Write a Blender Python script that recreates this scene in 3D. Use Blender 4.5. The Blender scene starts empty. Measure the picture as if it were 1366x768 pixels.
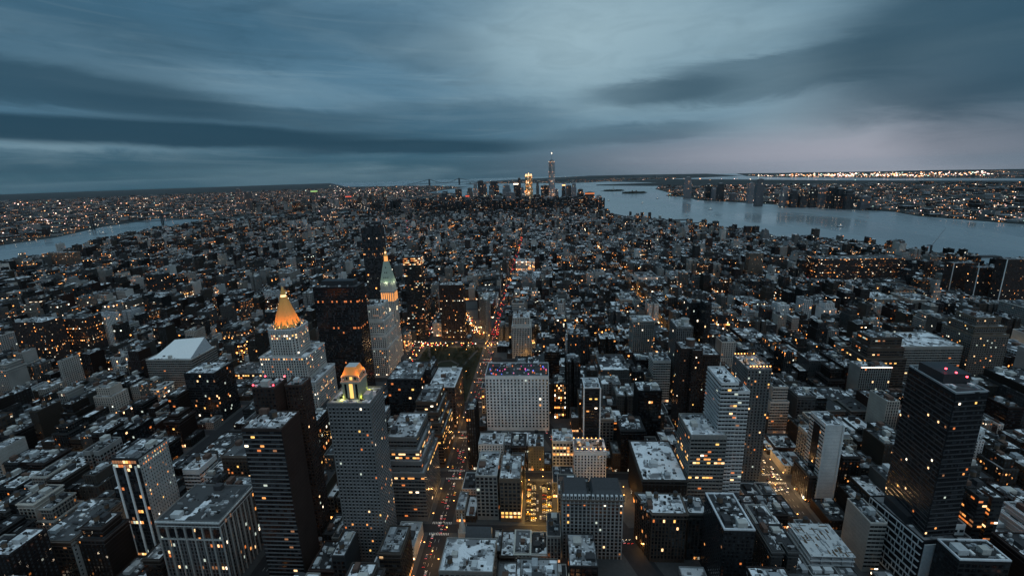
import bpy, math, random
import numpy as np
from mathutils import Vector, Matrix
from mathutils.bvhtree import BVHTree
from mathutils.geometry import tessellate_polygon

R = math.radians
rnd = random.Random(7)
scene = bpy.context.scene
col = scene.collection

# ------------------------------------------------------------------ camera
CAM = Vector((29.25, -1.64, 325.65))
YAW, PITCH, ROLL, FPX = -0.0667071, -0.2444174, -0.02884, 612.408
_fw = Vector((math.sin(YAW) * math.cos(PITCH), math.cos(YAW) * math.cos(PITCH), math.sin(PITCH)))
_rt0 = Vector((math.cos(YAW), -math.sin(YAW), 0))
_up0 = _rt0.cross(_fw)
_rt = _rt0 * math.cos(ROLL) + _up0 * math.sin(ROLL)
_up = _up0 * math.cos(ROLL) - _rt0 * math.sin(ROLL)
cam_data = bpy.data.cameras.new('camera')
cam_data.sensor_width = 36
cam_data.lens = FPX * 36 / 1366
cam_data.clip_start = 1
cam_data.clip_end = 120000
cam = bpy.data.objects.new('camera', cam_data)
M = Matrix((_rt, _up, -_fw)).transposed().to_4x4()
M.translation = CAM
cam.matrix_world = M
col.objects.link(cam)
scene.camera = cam


def ray(px, py):
    """direction of the photograph's pixel, used to survey where things stand"""
    return _fw + _rt * ((px - 683) / FPX) - _up * ((py - 384) / FPX)


def at(px, py, v):
    d = ray(px, py)
    t = (v - CAM.y) / d.y
    return CAM.x + t * d.x, CAM.z + t * d.z


def gnd(px, py, h=0.0):
    d = ray(px, py)
    t = (h - CAM.z) / d.z
    return CAM.x + t * d.x, CAM.y + t * d.y


def proj(p):
    d = Vector(p) - CAM
    z = d.dot(_fw)
    if z < 1:
        return None
    return 683 + FPX * d.dot(_rt) / z, 384 - FPX * d.dot(_up) / z


def azel(px, py):
    d = ray(px, py).normalized()
    return math.degrees(math.atan2(d.x, d.y)), math.degrees(math.asin(d.z))


# ------------------------------------------------------------------ sky, sun, exposure
SUN_EL, SUN_ROT = R(18), R(146)      # afterglow, behind the right shoulder of the viewer
world = bpy.data.worlds.new('World')
scene.world = world
world.use_nodes = True
wt = world.node_tree
wt.nodes.clear()


class NT:
    """small helper for writing node arithmetic"""
    def __init__(s, tree): s.t = tree
    def node(s, kind, **kw):
        n = s.t.nodes.new(kind)
        for k, v in kw.items(): setattr(n, k, v)
        return n
    def put(s, sock, v):
        if hasattr(v, 'is_output'): s.t.links.new(v, sock)
        else: sock.default_value = v
    def m(s, op, a, b=0.0, c=0.0, clamp=False):
        n = s.node('ShaderNodeMath', operation=op, use_clamp=clamp)
        for i, x in enumerate((a, b, c)): s.put(n.inputs[i], x)
        return n.outputs[0]
    def mix(s, f, a, b):
        n = s.node('ShaderNodeMix', data_type='RGBA')
        s.put(n.inputs['Factor'], f); s.put(n.inputs[6], a); s.put(n.inputs[7], b)
        return n.outputs[2]
    def mixf(s, f, a, b):
        n = s.node('ShaderNodeMix', data_type='FLOAT')
        s.put(n.inputs['Factor'], f); s.put(n.inputs[2], a); s.put(n.inputs[3], b)
        return n.outputs[0]
    def step(s, x, a, b):
        n = s.node('ShaderNodeMapRange', interpolation_type='SMOOTHSTEP')
        s.put(n.inputs[0], x); s.put(n.inputs[1], a); s.put(n.inputs[2], b)
        return n.outputs[0]
    def xyz(s, x, y, z):
        n = s.node('ShaderNodeCombineXYZ')
        for i, q in enumerate((x, y, z)): s.put(n.inputs[i], q)
        return n.outputs[0]
    def sep(s, v):
        n = s.node('ShaderNodeSeparateXYZ'); s.put(n.inputs[0], v)
        return n.outputs
    def noise(s, vec, scale, detail=4.0, rough=.55, dist=0.0):
        n = s.node('ShaderNodeTexNoise')
        s.put(n.inputs['Vector'], vec); s.put(n.inputs['Scale'], scale)
        s.put(n.inputs['Detail'], detail); s.put(n.inputs['Roughness'], rough); s.put(n.inputs['Distortion'], dist)
        return n.outputs[0]
    def white(s, vec):
        n = s.node('ShaderNodeTexWhiteNoise', noise_dimensions='3D'); s.put(n.inputs['Vector'], vec)
        return n.outputs


def rgb(r, g, b):
    """display colour 0-255 to linear"""
    return tuple(((c / 255) / 12.92 if c / 255 <= .04045 else ((c / 255 + .055) / 1.055) ** 2.4) for c in (r, g, b)) + (1.0,)


def build_sky():
    k = NT(wt)
    d = k.node('ShaderNodeTexCoord').outputs['Generated']
    x, y, z = k.sep(d)
    az = k.m('MULTIPLY', k.m('ARCTAN2', x, y), 180 / math.pi)
    el = k.m('MULTIPLY', k.m('ARCSINE', z), 180 / math.pi)
    # a cloud deck seen in perspective: the plane coordinate of the layer above
    zc = k.m('MAXIMUM', k.m('ADD', z, .10), .02)
    deck = k.xyz(k.m('DIVIDE', x, zc), k.m('MULTIPLY', k.m('DIVIDE', y, zc), 1.0), 0.0)
    low = k.noise(k.xyz(k.m('MULTIPLY', az, .030), k.m('MULTIPLY', el, .15), 1.7), 1.0, 6.0, .55, .5)
    fine = k.noise(k.xyz(k.m('MULTIPLY', az, .085), k.m('MULTIPLY', k.m('ADD', el, k.m('MULTIPLY', az, .05)), .42), 4.1), 1.0, 10.0, .66, .7)
    wisp = k.noise(deck, 2.6, 8.0, .6, .8)
    streak = k.noise(k.xyz(k.m('MULTIPLY', az, .05), k.m('MULTIPLY', k.m('ADD', el, k.m('MULTIPLY', az, .03)), .95), 9.3), 1.0, 8.0, .62, .9)
    wob = k.m('MULTIPLY', k.m('SUBTRACT', fine, .5), 5.0)
    # clear dusk colour from the sky texture, cool; clouds in front of it
    st = k.node('ShaderNodeTexSky', sky_type='NISHITA', sun_disc=False, sun_elevation=SUN_EL, sun_rotation=SUN_ROT)
    base = k.mix(k.step(el, -.5, 7.0), rgb(42, 81, 98), rgb(72, 115, 141))
    base = k.mix(k.step(el, 7.0, 24.0), base, rgb(74, 116, 143))
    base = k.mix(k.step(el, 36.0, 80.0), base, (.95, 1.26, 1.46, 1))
    bright = rgb(158, 186, 198)
    dark = rgb(33, 66, 85)

    def blob(px, py, sx, sy, tilt=0.0, wamp=1.0, hard=2.0):
        a0, e0 = azel(px, py)
        da = k.m('SUBTRACT', az, a0)
        de = k.m('SUBTRACT', k.m('SUBTRACT', k.m('ADD', el, k.m('MULTIPLY', wob, wamp)), e0), k.m('MULTIPLY', da, tilt))
        q = k.m('ADD', k.m('POWER', k.m('ABSOLUTE', k.m('DIVIDE', da, sx)), 2.0), k.m('POWER', k.m('ABSOLUTE', k.m('DIVIDE', de, sy)), hard))
        return k.m('EXPONENT', k.m('MULTIPLY', q, -1.0))

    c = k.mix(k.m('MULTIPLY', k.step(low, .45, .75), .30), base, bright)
    c = k.mix(k.m('MULTIPLY', k.step(fine, .50, .74), .24), c, dark)
    c = k.mix(k.m('MULTIPLY', k.step(streak, .54, .70), .16), c, dark)
    c = k.mix(k.m('MULTIPLY', k.step(streak, .48, .34), .10), c, bright)
    # the thinner, lit part of the deck, ahead and high, and the paler sky low on the right
    for (px, py, sx, sy, tl, amt) in ((775, 50, 12, 7.0, 0, .84), (900, 35, 16, 6, 0, .42), (640, 60, 16, 5, -.1, .2), (240, 118, 18, 3.6, -.06, .26),
                                      (60, 190, 10, 1.2, 0, .38), (800, 140, 10, 4, 0, .2), (1000, 45, 12, 5, 0, .2), (1120, 150, 12, 8, 0, .50)):
        c = k.mix(k.m('MULTIPLY', blob(px, py, sx, sy, tl), amt), c, bright)
    c = k.mix(k.m('MULTIPLY', blob(1080, 207, 22, 2.6, .0, .15), .78), c, rgb(164, 164, 178))
    c = k.mix(k.m('MULTIPLY', blob(1190, 190, 9, 5.5, .0, .3), .45), c, rgb(170, 170, 182))
    # the long dark rolls
    crisp = lambda f: k.step(f, .12, .80)
    for (px, py, sx, sy, tl, wa, amt) in ((200, 178, 27, 1.25, -.020, .24, .97), (540, 196, 17, .95, -.012, .2, .9), (100, 122, 17, 2.0, -.10, .4, .70), (330, 152, 15, 1.0, -.05, .3, .5),
                                          (30, 60, 14, 5, -.1, .9, .35), (300, 30, 14, 4, 0, 1, .28), (1010, 104, 13, 2.3, .07, .9, .5), (880, 122, 9, 1.3, 0, .4, .52),
                                          (1330, 40, 14, 7, .1, 1, .75), (1340, 160, 7, 4, 0, .6, .35), (840, 178, 11, 1.1, .01, .5, .36), (600, 160, 16, 2.2, 0, .5, .35), (560, 60, 8, 3, -.1, 1, .25), (120, 215, 20, 1.0, 0, .2, .28)):
        c = k.mix(k.m('MULTIPLY', crisp(blob(px, py, sx, sy, tl, wa, 3.0)), amt), c, dark)
    c = k.mix(k.m('MULTIPLY', k.step(wisp, .40, .70), k.m('MULTIPLY', k.step(el, 2.0, 14.0), .13)), c, dark)
    # a share of the sky texture's own light
    s = k.node('ShaderNodeVectorMath', operation='SCALE'); wt.links.new(st.outputs[0], s.inputs[0]); s.inputs['Scale'].default_value = .035
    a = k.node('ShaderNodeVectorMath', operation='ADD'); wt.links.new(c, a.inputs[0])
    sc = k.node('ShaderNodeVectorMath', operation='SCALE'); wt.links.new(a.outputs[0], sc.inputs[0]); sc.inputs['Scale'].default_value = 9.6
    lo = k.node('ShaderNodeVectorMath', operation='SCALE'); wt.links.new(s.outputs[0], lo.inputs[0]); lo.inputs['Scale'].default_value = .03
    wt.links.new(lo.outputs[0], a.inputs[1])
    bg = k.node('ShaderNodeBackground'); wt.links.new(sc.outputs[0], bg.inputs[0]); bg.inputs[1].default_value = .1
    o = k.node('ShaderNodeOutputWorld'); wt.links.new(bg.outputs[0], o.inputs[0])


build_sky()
sun_data = bpy.data.lights.new('sun', 'SUN')
sun_data.energy = .42
sun_data.angle = R(40)
sun_data.color = (.86, .94, 1.0)
sun = bpy.data.objects.new('sun', sun_data)
sd = Vector((.52, -.78, .34)).normalized()
sun.rotation_euler = sd.to_track_quat('Z', 'Y').to_euler()
col.objects.link(sun)

scene.view_settings.view_transform = 'Standard'
scene.view_settings.look = 'None'
scene.view_settings.exposure = 0
scene.view_settings.gamma = 1
scene.view_settings.use_curve_mapping = False
scene.render.engine = 'CYCLES'
scene.cycles.use_denoising = True
scene.cycles.max_bounces = 5
scene.cycles.diffuse_bounces = 1
scene.cycles.glossy_bounces = 2
scene.cycles.transmission_bounces = 2
scene.cycles.volume_bounces = 0
scene.cycles.sample_clamp_indirect = 3
scene.cycles.caustics_reflective = False
scene.cycles.caustics_refractive = False


# ------------------------------------------------------------------ materials
def new_mat(name):
    m = bpy.data.materials.new(name)
    m.use_nodes = True
    m.cycles.emission_sampling = 'NONE'
    return m, NT(m.node_tree), m.node_tree.nodes['Principled BSDF']


def facade_material():
    """wall colour and window layout come with the mesh; uv counts bays and floors"""
    m, k, b = new_mat('facade')
    ca = k.node('ShaderNodeVertexColor', layer_name='wall'); pa = k.node('ShaderNodeVertexColor', layer_name='plan')
    seed, ww, wh = k.node('ShaderNodeSeparateColor'), None, None
    k.t.links.new(pa.outputs['Color'], seed.inputs[0])
    sd_, ww, wh = seed.outputs
    lit, shop = ca.outputs['Alpha'], pa.outputs['Alpha']
    u, v, _ = k.sep(k.node('ShaderNodeUVMap', uv_map='UVMap').outputs[0])
    fx, fy = k.m('FRACT', u), k.m('FRACT', v)
    ix, iy = k.m('FLOOR', u), k.m('FLOOR', v)
    inx = k.m('LESS_THAN', k.m('ABSOLUTE', k.m('SUBTRACT', fx, .5)), k.m('MULTIPLY', ww, .5))
    iny = k.m('LESS_THAN', k.m('ABSOLUTE', k.m('SUBTRACT', fy, .5)), k.m('MULTIPLY', wh, .5))
    win = k.m('MULTIPLY', k.m('MULTIPLY', inx, iny), k.m('GREATER_THAN', ww, .02))
    sd100 = k.m('MULTIPLY', sd_, 917.0)
    w1 = k.white(k.xyz(ix, iy, sd100))
    w2 = k.white(k.xyz(k.m('ADD', ix, 31.0), iy, k.m('ADD', sd100, 5.0)))
    fl = k.white(k.xyz(3.0, iy, sd100))[0]
    boost = k.m('MULTIPLY_ADD', k.m('GREATER_THAN', fl, .90), 6.0, .6)
    on = k.m('LESS_THAN', w1[0], k.m('MULTIPLY', lit, boost))
    # blinds half drawn: part of the pane only
    warm = k.node('ShaderNodeValToRGB')
    cr = warm.color_ramp
    cr.elements[0].color = (1, .27, .05, 1); cr.elements[1].color = (1, .62, .30, 1)
    e = cr.elements.new(.55); e.color = (1, .42, .11, 1)
    e = cr.elements.new(.93); e.color = (.80, .86, .72, 1)
    k.put(warm.inputs[0], w2[0])
    w3 = k.white(k.xyz(ix, k.m('ADD', iy, 77.0), sd100))[0]
    es = k.m('MULTIPLY', k.m('MULTIPLY', k.m('MULTIPLY', on, win), k.m('MULTIPLY_ADD', k.m('POWER', w3, 3.0), 6.0, .28)), 1.0)
    # street-level shopfronts
    sx = k.white(k.xyz(k.m('FLOOR', k.m('MULTIPLY', u, .5)), 9.0, sd100))[0]
    shopon = k.m('MULTIPLY', k.m('MULTIPLY', k.m('LESS_THAN', v, .92), k.m('GREATER_THAN', v, .15)), k.m('LESS_THAN', sx, shop))
    shopon = k.m('MULTIPLY', shopon, k.m('LESS_THAN', k.m('ABSOLUTE', k.m('SUBTRACT', fx, .5)), .42))
    es = k.m('MAXIMUM', es, k.m('MULTIPLY', shopon, k.m('MULTIPLY_ADD', k.m('POWER', w3, 2.0), 7.0, .6)))
    pos = k.node('ShaderNodeNewGeometry').outputs['Position']
    n1 = k.noise(pos, .06, 3.0); n2 = k.noise(pos, .7, 3.0)
    dirt = k.m('MULTIPLY_ADD', k.m('ADD', n1, k.m('MULTIPLY', n2, .6)), .7, .38)
    vm = k.node('ShaderNodeVectorMath', operation='SCALE'); k.t.links.new(ca.outputs['Color'], vm.inputs[0]); k.put(vm.inputs['Scale'], dirt)
    # spandrel course between floors
    course = k.m('GREATER_THAN', fy, .93)
    wallc = k.mix(k.m('MULTIPLY', course, .35), vm.outputs[0], (.07, .07, .07, 1))
    glass = k.mix(w2[0], (.012, .014, .016, 1), (.06, .065, .07, 1))
    k.put(b.inputs['Base Color'], k.mix(win, wallc, glass))
    k.put(b.inputs['Roughness'], k.mixf(win, .85, .22))
    k.put(b.inputs['Specular IOR Level'], k.mixf(win, .12, .45))
    k.put(b.inputs['Emission Color'], warm.outputs[0])
    k.put(b.inputs['Emission Strength'], es)
    return m


def roof_material():
    m, k, b = new_mat('roof_covering')
    ca = k.node('ShaderNodeVertexColor', layer_name='wall')
    pos = k.node('ShaderNodeNewGeometry').outputs['Position']
    lit = ca.outputs['Alpha']      # share of newer white membrane
    n = k.noise(pos, .085, 3.0, .5, .4); f = k.noise(pos, .9, 4.0, .6)
    vo = k.node('ShaderNodeTexVoronoi', distance='CHEBYCHEV'); k.put(vo.inputs['Vector'], pos); k.put(vo.inputs['Scale'], .11)
    patch = k.node('ShaderNodeSeparateColor'); k.t.links.new(vo.outputs['Color'], patch.inputs[0])
    c = k.mix(k.m('LESS_THAN', patch.outputs[0], k.m('MULTIPLY', lit, .75)), ca.outputs['Color'], (.76, .77, .78, 1))
    c = k.mix(k.m('MULTIPLY', k.step(n, .52, .60), .80), c, (.04, .041, .043, 1))
    c = k.mix(k.m('MULTIPLY', k.step(f, .5, .72), .3), c, (.06, .06, .063, 1))
    k.put(b.inputs['Base Color'], c); b.inputs['Roughness'].default_value = .8; b.inputs['Specular IOR Level'].default_value = .15
    return m


def plain(name, c, rough=.8, metal=0.0, var=.3, scale=.5):
    m, k, b = new_mat(name)
    pos = k.node('ShaderNodeNewGeometry').outputs['Position']
    n = k.noise(pos, scale, 4.0)
    k.put(b.inputs['Base Color'], k.mix(n, tuple(x * (1 - var) for x in c) + (1,), tuple(min(1, x * (1 + var)) for x in c) + (1,)))
    b.inputs['Specular IOR Level'].default_value = .5 if rough < .4 else .15
    b.inputs['Roughness'].default_value = rough; b.inputs['Metallic'].default_value = metal
    return m


def glow(name, c, s, sample=False):
    m, k, b = new_mat(name)
    b.inputs['Base Color'].default_value = (.1, .1, .1, 1)
    b.inputs['Emission Color'].default_value = tuple(c) + (1,)
    b.inputs['Emission Strength'].default_value = s
    if sample: m.cycles.emission_sampling = 'AUTO'
    return m


FAC, ROOF = facade_material(), roof_material()
MAT = {
    'asphalt': plain('asphalt', (.024, .024, .026), .75, 0, .35, .2),
    'paving': plain('paving', (.06, .06, .06), .85, 0, .3, .3),
    'land': plain('land', (.03, .033, .032), .95, 0, .5, .004),
    'park': plain('park_ground', (.018, .021, .013), .95, 0, .5, .08),
    'paint': plain('road_paint', (.55, .55, .52), .7),
    'steel': plain('dark_steel', (.05, .052, .056), .55, .5),
    'grey': plain('grey_metal', (.32, .33, .34), .5, .3),
    'pale': plain('pale_coping', (.46, .47, .47), .8),
    'wood': plain('tank_wood', (.12, .085, .06), .9),
    'tar': plain('tar', (.05, .05, .052), .8),
    'white': plain('white_paint', (.72, .72, .70), .7, 0, .12),
    'gold': plain('gilded_tiles', (.82, .42, .12), .5, .0, .12, .8),
    'copper': plain('green_copper', (.36, .42, .34), .7, 0, .25),
    'stone': plain('limestone', (.42, .41, .38), .85),
    'brick': plain('dark_brick', (.11, .07, .055), .9),
    'leaf': plain('foliage', (.032, .036, .018), .9, 0, .5, 1.5),
    'bark': plain('bark', (.07, .055, .04), .95),
    'hull': plain('boat_hull', (.07, .08, .10), .5),
    'tile': plain('mansard_slate', (.07, .075, .08), .6),
    'rubber': plain('rubber', (.02, .02, .02), .9),
    'carglass': plain('car_glass', (.02, .022, .025), .1),
    'hill': plain('wooded_hill', (.02, .026, .026), .95, 0, .4, .002),
    'glass_dark': plain('window_glass_dark', (.010, .011, .013), .2, 0, .4, .6),
    'glass_pale': plain('window_glass_pale', (.035, .039, .044), .25, 0, .4, .6),
    'lit_a': glow('window_lit_amber', (1, .38, .09), 1.25),
    'lit_b': glow('window_lit_orange', (1, .26, .05), .8),
    'lit_c': glow('window_lit_pale', (1, .60, .28), 2.0),
    'lit_d': glow('window_lit_yellow', (1, .55, .13), 1.5),
    'lit_f': glow('window_lit_dim', (1, .40, .14), .30), 'lit_g': glow('window_lit_white', (1, .82, .60), 2.6),
    'lit_e': glow('window_lit_cool', (.75, .85, .72), .75),
    'lamp': glow('lamp_sodium', (1, .42, .10), 9),
    'lamp_w': glow('lamp_white', (1, .80, .55), 9),
    'head': glow('headlight', (1, .80, .50), 9),
    'tail': glow('taillight', (1, .045, .03), 3.5),
    'red': glow('beacon_red', (1, .06, .09), 7),
    'dial': glow('clock_dial', (1, .84, .55), 1.7),
    'far_o': glow('far_lamp_orange', (1, .42, .16), 3.6),
    'far_w': glow('far_lamp_white', (1, .78, .58), 4.5),
    'far_p': glow('far_lamp_pink', (1, .58, .50), 4.5),
    'far_g': glow('far_lamp_cool', (.70, 1, .80), 1.6),
    'bar_blue': glow('bar_light_blue', (.10, .18, 1), 1.3),
    'bar_pink': glow('bar_light_pink', (1, .12, .40), 1.3),
    'sign_red': glow('sign_red', (1, .10, .03), 1.0),
    'sign_green': glow('sign_green', (.5, .9, .25), 1.0),
    'screen': glow('screen_lit', (.5, .75, .6), .6),
}


def water_material():
    m, k, b = new_mat('water')
    pos = k.node('ShaderNodeNewGeometry').outputs['Position']
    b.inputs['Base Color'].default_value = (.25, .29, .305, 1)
    b.inputs['Roughness'].default_value = .2
    px_w = k.sep(pos)
    k.put(b.inputs['Roughness'], k.mixf(k.step(k.noise(k.xyz(k.m('MULTIPLY', px_w[0], .0018), k.m('MULTIPLY', px_w[1], .0006), 0.0), 1.0, 4.0, .6, .6), .38, .62), .12, .34))
    bump = k.node('ShaderNodeBump'); bump.inputs['Strength'].default_value = .3; bump.inputs['Distance'].default_value = 1.5
    n = k.m('ADD', k.noise(pos, .02, 5.0, .6), k.m('MULTIPLY', k.noise(pos, .15, 3.0), .25))
    k.put(bump.inputs['Height'], n)
    k.t.links.new(bump.outputs[0], b.inputs['Normal'])
    return m


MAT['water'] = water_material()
CARPAINT = [plain('car_paint_' + n, c, .35, .2, .08) for n, c in (('black', (.02, .02, .022)), ('white', (.6, .6, .6)), ('silver', (.3, .31, .32)), ('yellow', (.6, .36, .03)), ('blue', (.04, .06, .13)), ('red', (.25, .02, .02)))]


# ------------------------------------------------------------------ mesh builder
class MB:
    def __init__(s):
        s.v, s.f, s.m, s.uv, s.c, s.p = [], [], [], [], [], []
    def face(s, pts, mat, uv=None, c=(.5, .5, .5, 0), p=(0, 0, 0, 0)):
        i = len(s.v); n = len(pts)
        s.v.extend(pts); s.f.append(tuple(range(i, i + n))); s.m.append(mat)
        s.uv.extend(uv if uv else [(0, 0)] * n); s.c.append((c, n)); s.p.append((p, n))
    def wall(s, a, b, z0, z1, mat, nb=0, fl=3.6, c=(.5, .5, .5, 0), p=(0, 0, 0, 0)):
        s.face([(a[0], a[1], z0), (b[0], b[1], z0), (b[0], b[1], z1), (a[0], a[1], z1)], mat, [(0, z0 / fl), (nb, z0 / fl), (nb, z1 / fl), (0, z1 / fl)], c, p)
    def box(s, x0, x1, y0, y1, z0, z1, mat, top=None, bottom=False, c=(.5, .5, .5, 0)):
        q = [(x0, y0), (x1, y0), (x1, y1), (x0, y1)]
        s.prism(q, z0, z1, mat, top, bottom, c)
    def prism(s, q, z0, z1, mat, top=None, bottom=False, c=(.5, .5, .5, 0), taper=None):
        n = len(q); t = taper or q
        for i in range(n):
            a, b, a2, b2 = q[i], q[(i + 1) % n], t[i], t[(i + 1) % n]
            s.face([(a[0], a[1], z0), (b[0], b[1], z0), (b2[0], b2[1], z1), (a2[0], a2[1], z1)], mat, None, c)
        s.face([(x, y, z1) for x, y in t], mat if top is None else top, None, c)
        if bottom: s.face([(x, y, z0) for x, y in reversed(q)], mat, None, c)
    def cyl(s, x, y, r0, r1, z0, z1, n, mat, top=None):
        q = [(x + r0 * math.cos(2 * math.pi * i / n), y + r0 * math.sin(2 * math.pi * i / n)) for i in range(n)]
        t = [(x + r1 * math.cos(2 * math.pi * i / n), y + r1 * math.sin(2 * math.pi * i / n)) for i in range(n)]
        s.prism(q, z0, z1, mat, top, False, taper=t)
    def mesh(s, name, mats, origin=(0, 0, 0)):
        me = bpy.data.meshes.new(name)
        v = np.array(s.v, dtype=np.float64).reshape(-1, 3) - np.array(origin)
        me.from_pydata(v.tolist(), [], s.f)
        for x in mats: me.materials.append(x)
        if len(mats) > 1: me.polygons.foreach_set('material_index', s.m)
        if FAC in mats or ROOF in mats:
            ul = me.uv_layers.new(name='UVMap'); ul.data.foreach_set('uv', np.array(s.uv, dtype=np.float32).ravel())
            for nm, src in (('wall', s.c), ('plan', s.p)):
                at_ = me.color_attributes.new(nm, 'FLOAT_COLOR', 'CORNER')
                arr = np.repeat(np.array([q for q, _ in src], dtype=np.float32), [n for _, n in src], axis=0)
                at_.data.foreach_set('color', arr.ravel())
        me.update()
        return me
    def build(s, name, mats, parent=None, origin=(0, 0, 0), **props):
        mats = [MAT[x] if isinstance(x, str) else x for x in mats]
        o = bpy.data.objects.new(name, s.mesh(name, mats, origin))
        col.objects.link(o)
        if parent is not None: o.parent = parent
        else: o.location = origin
        for kk, vv in props.items(): o[kk] = vv
        return o


def structure(name, mb, mats): return mb.build(name, mats, kind='structure')


def thing(name, label, cat, loc, group=None):
    o = bpy.data.objects.new(name, None); col.objects.link(o)
    o.location = loc; o['label'] = label; o['category'] = cat
    if group: o['group'] = group
    o.empty_display_size = 1
    return o


def link_child(name, mesh, parent, loc, rz=0.0, scale=None):
    o = bpy.data.objects.new(name, mesh); col.objects.link(o)
    o.parent = parent; o.location = loc
    if rz: o.rotation_euler = (0, 0, rz)
    if scale: o.scale = scale
    return o


def rect(u0, u1, v0, v1): return [(u0, v0), (u1, v0), (u1, v1), (u0, v1)]


def inset(q, d):
    """shrink a convex counter-clockwise polygon by d"""
    n = len(q); out = []
    for i in range(n):
        p0, p1, p2 = Vector(q[i - 1]), Vector(q[i]), Vector(q[(i + 1) % n])
        e1, e2 = (p1 - p0).normalized(), (p2 - p1).normalized()
        n1, n2 = Vector((-e1.y, e1.x)), Vector((-e2.y, e2.x))
        b = (n1 + n2); b = b / max(.25, b.dot(n1))
        r = p1 + b * d; out.append((r.x, r.y))
    return out


# ------------------------------------------------------------------ land and water
def geo(lat, lon):
    n, e = (lat - 40.74844) * 111050, (lon + 73.98566) * 84400
    b, b2 = R(209), R(299)
    return n * math.cos(b) + e * math.sin(b), n * math.cos(b2) + e * math.sin(b2)


def guv(lat, lon):
    v, u = geo(lat, lon)
    return u, v


def edge_r(a):     # how far the sheet reaches, by azimuth in degrees: the low hills west close the view sooner
    t = min(1, max(0, (a + 2) / 42))
    return 36000 - 15500 * t * t * (3 - 2 * t)


def rim(a): return edge_r(a) * math.sin(R(a)), edge_r(a) * math.cos(R(a))


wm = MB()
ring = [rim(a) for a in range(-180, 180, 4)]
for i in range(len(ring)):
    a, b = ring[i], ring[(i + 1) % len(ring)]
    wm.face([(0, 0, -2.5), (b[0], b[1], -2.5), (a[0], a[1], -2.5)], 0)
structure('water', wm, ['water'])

MANH = [guv(*p) for p in ((40.7620, -73.9580), (40.7436, -73.9712), (40.7358, -73.9745), (40.7315, -73.9735), (40.7285, -73.9712), (40.7250, -73.9718), (40.7185, -73.9745), (40.7130, -73.9765), (40.7105, -73.9785), (40.7090, -73.9900), (40.7072, -73.9990), (40.7030, -74.0075), (40.7005, -74.0150), (40.7050, -74.0178), (40.7130, -74.0178), (40.7200, -74.0135), (40.7260, -74.0115), (40.7292, -74.0112), (40.7330, -74.0105), (40.7390, -74.0105), (40.7425, -74.0095), (40.7490, -74.0085), (40.7570, -74.0055), (40.7750, -73.9950))]
BKLN = [rim(-100), rim(-70)] + [rim(a) for a in range(-66, -22, 4)] + [rim(-24.5)] + [guv(*p) for p in ((40.58, -74.01), (40.61, -74.036), (40.64, -74.038), (40.66, -74.02), (40.67, -74.013), (40.675, -74.019), (40.684, -74.014), (40.695, -74.002), (40.7035, -73.9945), (40.7045, -73.985), (40.704, -73.978), (40.699, -73.972), (40.705, -73.9695), (40.712, -73.969), (40.720, -73.9645), (40.730, -73.962), (40.7365, -73.9615), (40.7375, -73.950), (40.739, -73.950), (40.743, -73.960), (40.757, -73.949))]
NJ = [guv(*p) for p in ((40.775, -74.005), (40.753, -74.0235), (40.745, -74.0245), (40.735, -74.0275), (40.733, -74.030), (40.727, -74.031), (40.716, -74.032), (40.713, -74.035), (40.708, -74.037), (40.706, -74.041), (40.693, -74.053), (40.684, -74.065), (40.668, -74.062), (40.664, -74.066), (40.668, -74.085), (40.645, -74.09), (40.643, -74.12), (40.665, -74.115), (40.70, -74.105), (40.72, -74.105))] + [guv(40.76, -74.08), guv(40.80, -74.05)]
FARJ = [guv(*p) for p in ((40.80, -74.09), (40.73, -74.118), (40.70, -74.125), (40.665, -74.14), (40.645, -74.16))] + [rim(a) for a in (22, 26, 30, 34, 40, 46, 52, 58, 70, 85)]
STAT = [guv(*p) for p in ((40.6435, -74.073), (40.628, -74.072), (40.603, -74.055), (40.57, -74.085), (40.55, -74.11))] + [rim(6), rim(10), rim(14), rim(19)] + [guv(40.640, -74.165), guv(40.641, -74.13)]
GOV = [guv(*p) for p in ((40.6935, -74.0145), (40.689, -74.012), (40.6845, -74.024), (40.686, -74.026), (40.692, -74.021))]


def blob_poly(cx, cy, a, b, rot=0, n=14, seed=1):
    r = random.Random(seed); out = []
    for i in range(n):
        t = 2 * math.pi * i / n; k = .85 + .3 * r.random()
        x, y = a * math.cos(t) * k, b * math.sin(t) * k
        out.append((cx + x * math.cos(rot) - y * math.sin(rot), cy + x * math.sin(rot) + y * math.cos(rot)))
    return out


_c = gnd(818, 254.5); LIB = blob_poly(_c[0], _c[1], 190, 190, 0, 14, 3)
_c = gnd(846, 257.3); ELL = blob_poly(_c[0], _c[1], 180, 150, 0, 14, 5)


def land_poly(mb, q, z0, z1, mat=0):
    area = sum(q[i - 1][0] * q[i][1] - q[i][0] * q[i - 1][1] for i in range(len(q)))
    if area < 0: q = q[::-1]
    for t in tessellate_polygon([[Vector((x, y, 0)) for x, y in q]]):
        p = [q[i] for i in t]
        a = (p[1][0] - p[0][0]) * (p[2][1] - p[0][1]) - (p[2][0] - p[0][0]) * (p[1][1] - p[0][1])
        if a < 0: p = p[::-1]
        mb.face([(x, y, z1) for x, y in p], mat)
    for i in range(len(q)):
        a, b = q[i - 1], q[i]
        mb.face([(a[0], a[1], z0), (b[0], b[1], z0), (b[0], b[1], z1), (a[0], a[1], z1)], mat)


lm = MB(); land_poly(lm, MANH, -4, 0)
structure('ground', lm, ['asphalt'])
for q, nm in ((BKLN, 'terrain'), (NJ, 'terrain'), (FARJ, 'terrain'), (STAT, 'terrain'), (GOV, 'terrain'), (LIB, 'terrain'), (ELL, 'terrain')):
    lm = MB(); land_poly(lm, q, -4, 1.0); structure(nm, lm, ['land'])


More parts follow.
